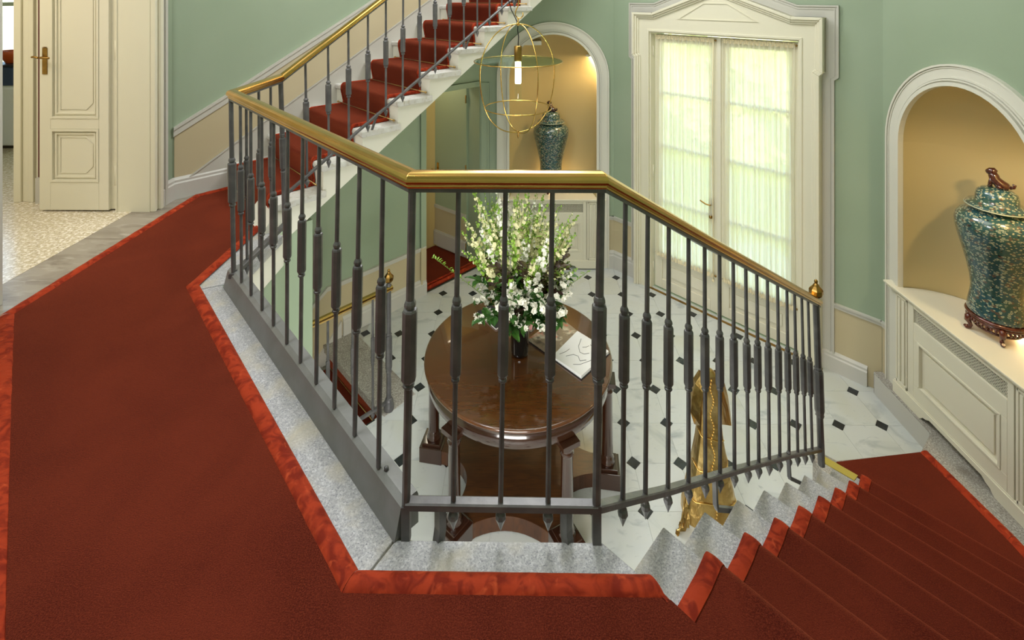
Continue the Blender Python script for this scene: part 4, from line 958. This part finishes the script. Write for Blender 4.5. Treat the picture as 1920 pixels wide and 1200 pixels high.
# long arching sprigs left and right
for (dx, dy, dz, lab) in ((-.62, -.05, .42, 'thin arching green sprig reaching farthest left over the passage'), (.50, .0, .30, 'thin pale sprig reaching farthest right over the marble')):
    rt = empty('arching_sprig', (VX, VY, VZ - .2), lab, 'flower')
    p0 = Vector((VX, VY, VZ - .1)); T = Vector((VX + dx, VY + dy, VZ + dz)); mid = p0.lerp(T, .55) + Vector((0, 0, .02 if dx < 0 else .02))
    pts = [p0 * (1 - t) ** 2 + mid * 2 * t * (1 - t) + T * t * t for t in [i / 14 for i in range(15)]]; stem_parts(rt, pts, .0028); lb = MB()
    for k in range(34):
        t = .45 + .55 * k / 34; c, d = along(pts, t); leaf(lb, c, rv(rnd) + Vector((0, 0, .6)), rnd.uniform(.018, .035), .012)
    lb.build('leaves', 'leafl', rt, recalc=False)
# mock-orange sprigs in the lower half, with broad leaves
def sprig(rnd, T, bm_, cat, lab, grp, name, lm, fl=True, nl=12, ls=.06, lw=.032, nf=9):
    rt = empty(name, (VX, VY, VZ - .2), lab, cat, grp)
    p0 = Vector((VX + rnd.uniform(-.03, .03), VY + rnd.uniform(-.03, .03), VZ - .08)); T = Vector(T); mid = p0.lerp(T, .5) + Vector((0, 0, .10))
    pts = [p0 * (1 - t) ** 2 + mid * 2 * t * (1 - t) + T * t * t for t in [i / 10 for i in range(11)]]; stem_parts(rt, pts); lb = MB(); fb = MB(); cb = MB()
    for k in range(nl):
        c, d = along(pts, .35 + .65 * k / nl); o = (rv(rnd) + d * .7 + Vector((0, 0, rnd.uniform(-.5, .5)))); leaf(lb, c, o, ls * rnd.uniform(.7, 1.2), lw * rnd.uniform(.8, 1.1))
    if fl:
        for k in range(nf):
            c, d = along(pts, rnd.uniform(.6, 1)); o = (rv(rnd) + d * .6 + Vector((0, 0, rnd.uniform(-.3, .8)))).normalized(); q = c + o * rnd.uniform(.02, .05); r = rnd.uniform(.021, .031)
            petal_cup(fb, q, r, o, 5, rnd.random() * 6, .3); petal_cup(fb, q + o * .003, r * .75, o, 4, rnd.random() * 6, .8)
        fb.build('blossoms', 'petal', rt, recalc=False)
    lb.build('leaves', lm, rt, recalc=False)
def dome(rnd, r, z0, z1, front=.0):
    a = rnd.random() * 2 * PI; q = rnd.uniform(.55, 1); return (VX + .03 + r * q * math.cos(a), VY + r * .92 * q * math.sin(a) - front, VZ + rnd.uniform(z0, z1))
for i in range(34): sprig(rnd, dome(rnd, .40, .03, .34, .03), 0, 'flower', 'low white mock orange sprig with green leaves in the vase', 'low white blossom sprigs in the vase', 'white_blossom_sprig', 'leafm')
for i in range(34): sprig(rnd, dome(rnd, .36, .08, .50, .03), 0, 'branch', 'dark bronze leaved branch in the black vase', 'dark leaved branches in the vase', 'bronze_leaf_branch', 'leafd', False, 16, .065, .045)
for i in range(22): sprig(rnd, dome(rnd, .37, .04, .38, .02), 0, 'branch', 'broad green leaved branch in the black vase', 'green leaved branches in the vase', 'green_leaf_branch', 'leafm', False, 18, .075, .045)

# ------------------------------------------------------------------ pendant lamp
LX, LY = .0, 3.68
pl = empty('pendant_lamp', (LX, LY, .62), 'brass wire cage pendant lamp with clear glass disc and glowing tube', 'lamp')
prof = [(0, 1.425), (.035, 1.423), (.09, 1.41), (.15, 1.375), (.205, 1.32), (.25, 1.25), (.28, 1.17), (.293, 1.08), (.290, .99), (.277, .90), (.252, .81), (.218, .74), (.165, .68), (.11, .645), (.05, .628), (0, .624)]
from mathutils import geometry as _g
def smooth_prof(P, k=4):
    out = []
    for i in range(len(P) - 1):
        p0 = P[max(i - 1, 0)]; p1 = P[i]; p2 = P[i + 1]; p3 = P[min(i + 2, len(P) - 1)]
        for j in range(k):
            t = j / k; out.append(tuple(.5 * ((2 * p1[q]) + (-p0[q] + p2[q]) * t + (2 * p0[q] - 5 * p1[q] + 4 * p2[q] - p3[q]) * t * t + (-p0[q] + 3 * p1[q] - 3 * p2[q] + p3[q]) * t ** 3) for q in (0, 1)))
    out.append(P[-1]); return out
sp = smooth_prof(prof)
for a in (20, 200, 118, 298):
    b = MB(); b.tube([(LX + r * math.cos(math.radians(a)), LY + r * math.sin(math.radians(a)), z) for r, z in sp], .0042, 8); b.build('cage_wire', 'brass', pl)
for r, z, nm in ((.325, 1.15, 'disc_ring'), (.247, .807, 'lower_ring')):
    b = MB(); b.tube([(LX + r * math.cos(2 * PI * i / 64), LY + r * math.sin(2 * PI * i / 64), z) for i in range(64)], .0042, 8, True); b.build(nm, 'brass', pl)
b = MB(); b.lathe([(.001, 1.146), (.322, 1.146), (.322, 1.154), (.001, 1.154)], (LX, LY, 0), 64, False); b.build('glass_disc', 'disc', pl)
b = MB(); b.lathe([(.001, 1.155), (.029, 1.155), (.030, 1.16), (.030, 1.258), (.026, 1.264), (.001, 1.265)], (LX, LY, 0), 24); b.build('socket', 'brassd', pl)
b = MB(); b.lathe([(.001, .985), (.021, .985), (.0225, 1.0), (.0225, 1.145), (.001, 1.145)], (LX, LY, 0), 20); b.build('lit_tube', 'bulb', pl)
b = MB(); b.lathe([(.001, .872), (.022, .872), (.024, .878), (.025, 1.145)], (LX, LY, 0), 24, True, 0, False); b.build('clear_tube', 'glass', pl)
b = MB(); b.tube([(LX, LY, 1.262), (LX + .004, LY, 1.33), (LX - .004, LY, 1.38), (LX, LY, 1.425), (LX - .02, LY, 1.47), (LX - .05, LY, 1.53), (LX - .07, LY, 1.60), (LX - .05, LY, 1.75), (LX, LY, 1.95), (LX, LY, TOP - .02)], .004, 6); b.build('cable', 'cable', pl)
b = MB(); b.lathe([(.001, .575), (.008, .60), (.004, .612), (.011, .622), (.008, .634), (.001, .64)], (LX, LY, 0), 12); b.build('bottom_finial', 'brassd', pl)
b = MB(); b.lathe([(.001, 1.41), (.012, 1.415), (.012, 1.435), (.006, 1.44), (.006, 1.47), (.001, 1.475)], (LX, LY, 0), 12)
hk = [(LX, LY, 1.47), (LX - .018, LY, 1.49), (LX - .012, LY, 1.515)] ; hk2 = [(LX + .035, LY, 1.51), (LX + .037, LY, 1.488), (LX + .02, LY, 1.468), (LX, LY, 1.466), (LX - .02, LY, 1.49), (LX - .018, LY, 1.52), (LX + .0, LY, 1.56), (LX + .006, LY, 1.60), (LX - .004, LY, 1.65), (LX, LY, 1.75), (LX, LY, TOP - .02)]
b.tube(hk2, .0045, 8); b.build('hook', 'brass', pl)
b = MB(); b.lathe([(.001, TOP - .06), (.05, TOP - .05), (.06, TOP - .02)], (LX, LY, 0), 20); b.build('ceiling_rose', 'brass', pl)
light('POINT', 'pendant_light', (LX, LY - .0, 1.06), 9, (1, .88, .68), .03)

# ------------------------------------------------------------------ gold sheet dress sculpture
GX, GY = 1.262, 3.30
gd = empty('gold_dress_sculpture', (GX, GY, FL), 'standing gold foil dress sculpture with short sleeves and stitched seams', 'sculpture')
prof = [(0, .175, .11), (.06, .172, .11), (.2, .145, .095), (.35, .112, .08), (.5, .086, .065), (.62, .073, .055), (.70, .069, .05), (.78, .074, .05), (.84, .08, .05), (.885, .072, .045), (.92, .045, .035), (.945, .02, .018), (.955, .003, .003)]
def gxy(t, rx, ry, h):
    ct, st = math.cos(t), math.sin(t); e = .62
    return (GX + rx * math.copysign(abs(ct) ** e, ct), GY + ry * math.copysign(abs(st) ** e, st), FL + h)
b = MB(); n = 20
b.loft([[gxy(2 * PI * i / n, rx, ry, h) for i in range(n)] for h, rx, ry in prof], True, False, False); b.build('gown', 'gold', gd, recalc=False)
for sg in (-1, 1):
    b = MB(); P = [(GX + sg * .045, GY, FL + .915), (GX + sg * .085, GY - .005, FL + .86), (GX + sg * .105, GY - .01, FL + .78), (GX + sg * .118, GY - .015, FL + .68)]
    b.loft([[(p[0] - sg * .018, p[1] - .05 * (1 + .3 * k), p[2] - .01), (p[0] + sg * .012, p[1] - .01, p[2] + .004), (p[0] + sg * .008, p[1] + .04, p[2]), (p[0] - sg * .025, p[1] + .03, p[2] - .02 - .03 * k)] for k, p in enumerate(P)], True, False, False); b.build('sleeve', 'gold', gd, recalc=False)
b = MB()
for k in range(46):
    h = .06 + .86 * k / 46; rx, ry = interp([(a, c2) for a, c2, _ in prof], h), interp([(a, q) for a, _, q in prof], h)
    b.lathe([(.001, -.006), (.005, -.003), (.005, .004), (.001, .007)], (GX + .01 * math.sin(k * .7), GY - ry - .002, FL + h), 6)
for (ha, hb) in ((.17, .13), (.36, .31), (.57, .50), (.24, .40)):
    P = []
    for k in range(15):
        t = -PI + PI * k / 14; h = ha + (hb - ha) * k / 14; rx, ry = interp([(a, c2) for a, c2, _ in prof], h), interp([(a, q) for a, _, q in prof], h)
        x, y, z = gxy(t, rx + .003, ry + .003, h); P.append((x, y, z + .006 * math.sin(k * 1.3)))
    b.tube(P, .0028, 6)
b.build('stitching', 'goldseam', gd)
b = MB(); rg = random.Random(4)
vs = []
for i in range(7):
    for j in range(9):
        vs.append((GX - .155 - .085 * i / 6 * (1.2 - .3 * j / 8) + rg.uniform(-.012, .012), GY - .08 - .06 * i / 6 + rg.uniform(-.015, .015), FL + max(.0, (.34 * (1 - i / 6) ** 1.5 + .07) * (j / 8)) + .002))
b.add(vs, [(i * 9 + j, i * 9 + j + 1, (i + 1) * 9 + j + 1, (i + 1) * 9 + j) for i in range(6) for j in range(8)]); o = b.build('crumpled_train', 'gold', gd, recalc=False)
md = o.modifiers.new('solid', 'SOLIDIFY'); md.thickness = .003

# ------------------------------------------------------------------ left door opening, leaf and room behind
XW = -2.78
cz = empty('trim_19', (XW, 3.80, 0), kind='structure')
b = MB(); b.box(XW - .255, XW - .001, 3.722, 3.728, 0, 2.75); b.box(XW - .26, XW - .25, 3.716, 3.74, 0, 2.75); b.build('jamb_lining', 'cream', cz)
b = MB()
for (a0, a1, d) in ((3.722, 3.742, .040), (3.742, 3.771, .026), (3.771, 3.80, .05)): b.box(XW, XW + d, a0, a1, 0, 2.85)
b.build('architrave', 'cream', cz, bevel=.005)
b = MB(); b.box(XW, XW + .03, 3.801, 3.835, .0, 2.9); b.box(XW, XW + .042, 3.835, 3.86, 0, 2.9); b.build('outer_band', 'trimg', cz, bevel=.004)
b = MB(); b.box(XW - .255, XW + .05, 2.53, 2.602, 0, 2.75); b.box(XW - .02, XW + .04, 2.45, 2.6, 0, 2.85); b.build('near_architrave', 'trimg', cz, bevel=.004)
b = MB(); b.box(XW - .25, XW + .05, 2.5, 3.8, 2.75, 2.86); b.build('head_lining', 'cream', cz)
d2 = empty('door_2', (-3.06, 3.72, 0), kind='structure')
b = MB(); X0, X1 = -3.625, -3.095; b.box(X0, X1, 3.735, 3.765, .012, 2.70)
def rel(x0, x1, z0, z1, d0, w, th):
    e = .0006; b.box(x0 + e, x0 + w, d0 - th, d0 + e, z0 + e, z1 - e); b.box(x1 - w, x1 - e, d0 - th, d0 + e, z0 + e, z1 - e); b.box(x0 + w, x1 - w, d0 - th + e, d0 + e, z0 + e, z0 + w); b.box(x0 + w, x1 - w, d0 - th + e, d0 + e, z1 - w, z1 - e)
y_ = 3.735
b.box(X0, X0 + .085, 3.72, y_, .012, 2.70); b.box(X1 - .075, X1, 3.72, y_, .012, 2.70); b.box(X0 + .085, X1 - .075, 3.72, y_, .012, .225); b.box(X0 + .085, X1 - .075, 3.72, y_, .625, .705)
b.box(X0 + .085, X1 - .075, 3.72, y_, 2.58, 2.70)
b.build('door_leaf', 'creamd', d2, bevel=.003)
b = MB()
for z0, z1 in ((.225, .625), (.705, 2.58)):
    x0, x1 = X0 + .085, X1 - .075
    rel(x0, x1, z0, z1, 3.735, .016, .02); rel(x0 + .03, x1 - .03, z0 + .03, z1 - .03, 3.735, .012, .010)
    i0, i1, q0, q1 = x0 + .065, x1 - .055, z0 + .065, z1 - .065; k = .05
    P = [(i0, q0), (i1 - k, q0), (i1, q0 + k), (i1, q1 - k), (i1 - k, q1), (i0, q1)]
    b.tube([(p[0], 3.733, p[1]) for p in P], .0035, 6, True)
b.build('panel_moulding', 'creamd', d2)
b = MB(); b.box(X1, -3.045, 3.745, 3.765, .012, 2.70); b.build('hinge_stile', 'cream', d2)
b = MB()
for z in (1.22, .27, 2.3): b.tube([(-3.05, 3.735, z - .075), (-3.05, 3.735, z + .075)], .009, 8)
b.build('hinge', 'cream', d2)
b = MB(); b.box(-3.598, -3.562, 3.713, 3.72, 1.04, 1.24); b.lathe([(.001, -.004), (.018, 0), (.001, .004)], (-3.58, 3.714, 1.245), 10)
b.tube([(-3.58, 3.715, 1.17), (-3.58, 3.67, 1.17), (-3.56, 3.663, 1.17), (-3.50, 3.667, 1.168)], .008, 8); b.tube([(-3.58, 3.665, 1.17), (-3.615, 3.668, 1.178), (-3.635, 3.67, 1.175)], .008, 8); b.build('handle', 'brassd', d2, bevel=.002)
# neighbouring room
b = MB(); b.box(-3.74, -2.95, 3.90, 4.0, 0, 3.0); b.box(-3.97, -3.74, 3.93, 4.05, 0, 3.0); b.box(-6.4, -3.74, 3.93, 4.05, 2.6, 3.0); b.box(-6.4, -4.9, 3.93, 4.05, 0, 2.6); tag(b.build('wall_room', 'cream'), kind='structure')
b = MB()
for x0, x1, d in ((-3.99, -3.93, .05), (-3.93, -3.875, .035), (-3.875, -3.83, .05), (-3.83, -3.795, .03)): b.box(x0, x1, 3.93 - d, 3.935, 0, 2.8)
tag(b.build('trim_20', 'cream', bevel=.005), kind='structure')
b = MB(); b.box(-3.795, -3.0, 3.86, 3.90, 0, .20); tag(b.build('baseboard_room', 'skirt'), kind='structure')
b = MB()
def fold(u, v_): x = -3.795 + .10 * u; return (x, 3.885 - .006 * math.sin(u * 12), .2 + 2.6 * v_)
b.quadgrid(fold, 12, 2); o = b.build('door_curtain', 'redcurt', recalc=False); tag(o, 'dark red hanging seen as a narrow strip beside the open door leaf', 'curtain')
b = MB(); b.box(-6.5, -6.4, 1.0, 5.5, 0, 3.0); b.box(-6.5, -6.4, 7.2, 7.6, 0, 3.0); b.box(-6.5, -6.4, 5.5, 7.2, 2.6, 3.0); b.box(-6.5, -6.4, 5.5, 7.2, 0, .5); b.box(-6.4, -2.9, .8, .9, 0, 3.0); b.box(-3.0, -2.95, 3.95, 4.2, 0, 3); b.box(-6.5, -2.6, 7.5, 7.6, 0, 3.0); b.box(-2.75, -2.65, 4.3, 7.5, 0, 3.0); tag(b.build('wall_room_west', 'cream'), kind='structure')
b = MB(); b.box(-6.5, -2.65, .8, 7.6, 3.0, 3.08); tag(b.build('ceiling', 'ceil'), kind='structure')
wn = empty('window_1', (-6.45, 6.3, .5), kind='structure')
b = MB(); b.box(-6.46, -6.455, 5.5, 7.2, .5, 2.6); b.build('pane', 'glass', wn)
b = MB(); b.box(-6.48, -6.42, 6.32, 6.38, .5, 2.6); b.box(-6.48, -6.42, 5.5, 7.2, 1.5, 1.55); b.build('frame', 'creamd', wn)
M['blue'] = mat('blue_grey_lacquer', (.24, .30, .42), .5); M['orange'] = mat('orange_glaze', (.85, .38, .15), .4); M['cloth'] = mat('white_table_cloth', (.93, .93, .92), .7)
st_ = empty('side_table', (-5.62, 5.45, 0), 'white cloth covered side table glimpsed through the far left door gap', 'table')
b = MB(); b.box(-5.95, -5.3, 5.2, 5.75, .04, .66); b.build('tablecloth', 'cloth', st_, bevel=.02); b = MB(); b.box(-5.9, -5.35, 5.25, 5.7, 0, .04); b.build('base', 'woodd', st_)
bx_ = empty('storage_box', (-5.62, 5.45, .66), 'blue grey box on the white covered side table in far left room', 'box')
b = MB(); b.box(-5.8, -5.45, 5.3, 5.6, .661, .86); b.build('body', 'blue', bx_, bevel=.01); b = MB(); b.box(-5.81, -5.44, 5.29, 5.61, .86, .885); b.build('lid', 'ink', bx_, bevel=.005)
b = MB(); b.lathe([(.05, 0), (.055, .01), (.10, .09), (.115, .14), (.105, .14), (.09, .09), (.001, .02)], (-5.62, 5.45, .886), 24); tag(b.build('bowl', 'orange'), 'orange bowl on top of the blue grey box in far left room', 'bowl')

# ------------------------------------------------------------------ jib door
d3 = empty('door_3', (-.656, 6.38, FL), kind='structure')
h0 = Vector((-.665, 6.39, 0)); h1 = Vector((-1.125, 6.73, 0)); dr = (h1 - h0).normalized(); Ld = (h1 - h0).length
FJ = frame((h0.x, h0.y), dr, (-dr.y * -1, 0, 0))
nrm = Vector((-dr.y, dr.x, 0)); 
if nrm.dot(Vector((0, 0, 0)) - h0) < 0: nrm = -nrm
FJ = frame((h0.x, h0.y), dr, nrm)
b = MB(FJ); b.box(0, Ld, -.04, 0, FL + .035, .49); b.build('door_leaf', 'jib', d3)
b = MB(FJ); b.box(0, Ld, 0, .004, FL + .035, DZ - .02); b.build('dado_panel', 'beige', d3)
b = MB(FJ); b.box(0, Ld, 0, .016, DZ - .02, DZ + .02); b.build('dado_rail', 'trimg', d3)
b = MB(FJ); b.box(0, Ld, 0, .03, FL + .06, FL + .235); b.box(0, Ld, 0, .02, FL + .235, FL + .25); b.build('skirting', 'skirt', d3)
b = MB(FJ); b.box(Ld - .075, Ld - .04, 0, .008, -.86, -.62); b.tube([(Ld - .057, .0, -.72), (Ld - .057, .05, -.72), (Ld - .02, .055, -.715), (Ld + .03, .05, -.705)], .008, 8); b.build('handle', 'brass', d3)
b = MB(FJ)
for z in (.30, -.6, -1.6): b.tube([(.0, .012, z - .05), (.0, .012, z + .05)], .009, 8)
b.build('hinge', 'brassd', d3)

# ------------------------------------------------------------------ garden beyond the french door
b = MB(); b.box(-9, 16, 6.7, 22, FL - .1, FL - .02); b.v = [p + Vector((p.y - 6.7, 0, 0)) * 0 for p in b.v]; o = b.build('lawn', 'lawn'); tag(o, kind='structure')
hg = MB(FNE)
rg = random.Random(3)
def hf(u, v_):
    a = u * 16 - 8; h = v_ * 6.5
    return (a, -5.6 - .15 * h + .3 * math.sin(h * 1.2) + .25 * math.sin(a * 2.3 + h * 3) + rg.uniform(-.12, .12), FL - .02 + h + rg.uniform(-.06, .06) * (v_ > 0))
hg.quadgrid(hf, 110, 50, False); o = hg.build('bounce_hedge', 'hedge', recalc=False); tag(o, 'tall pale hedge added beyond the french door to tint the curtain light', 'hedge')  # added hedge, raised to hide the sky and tint the curtain light
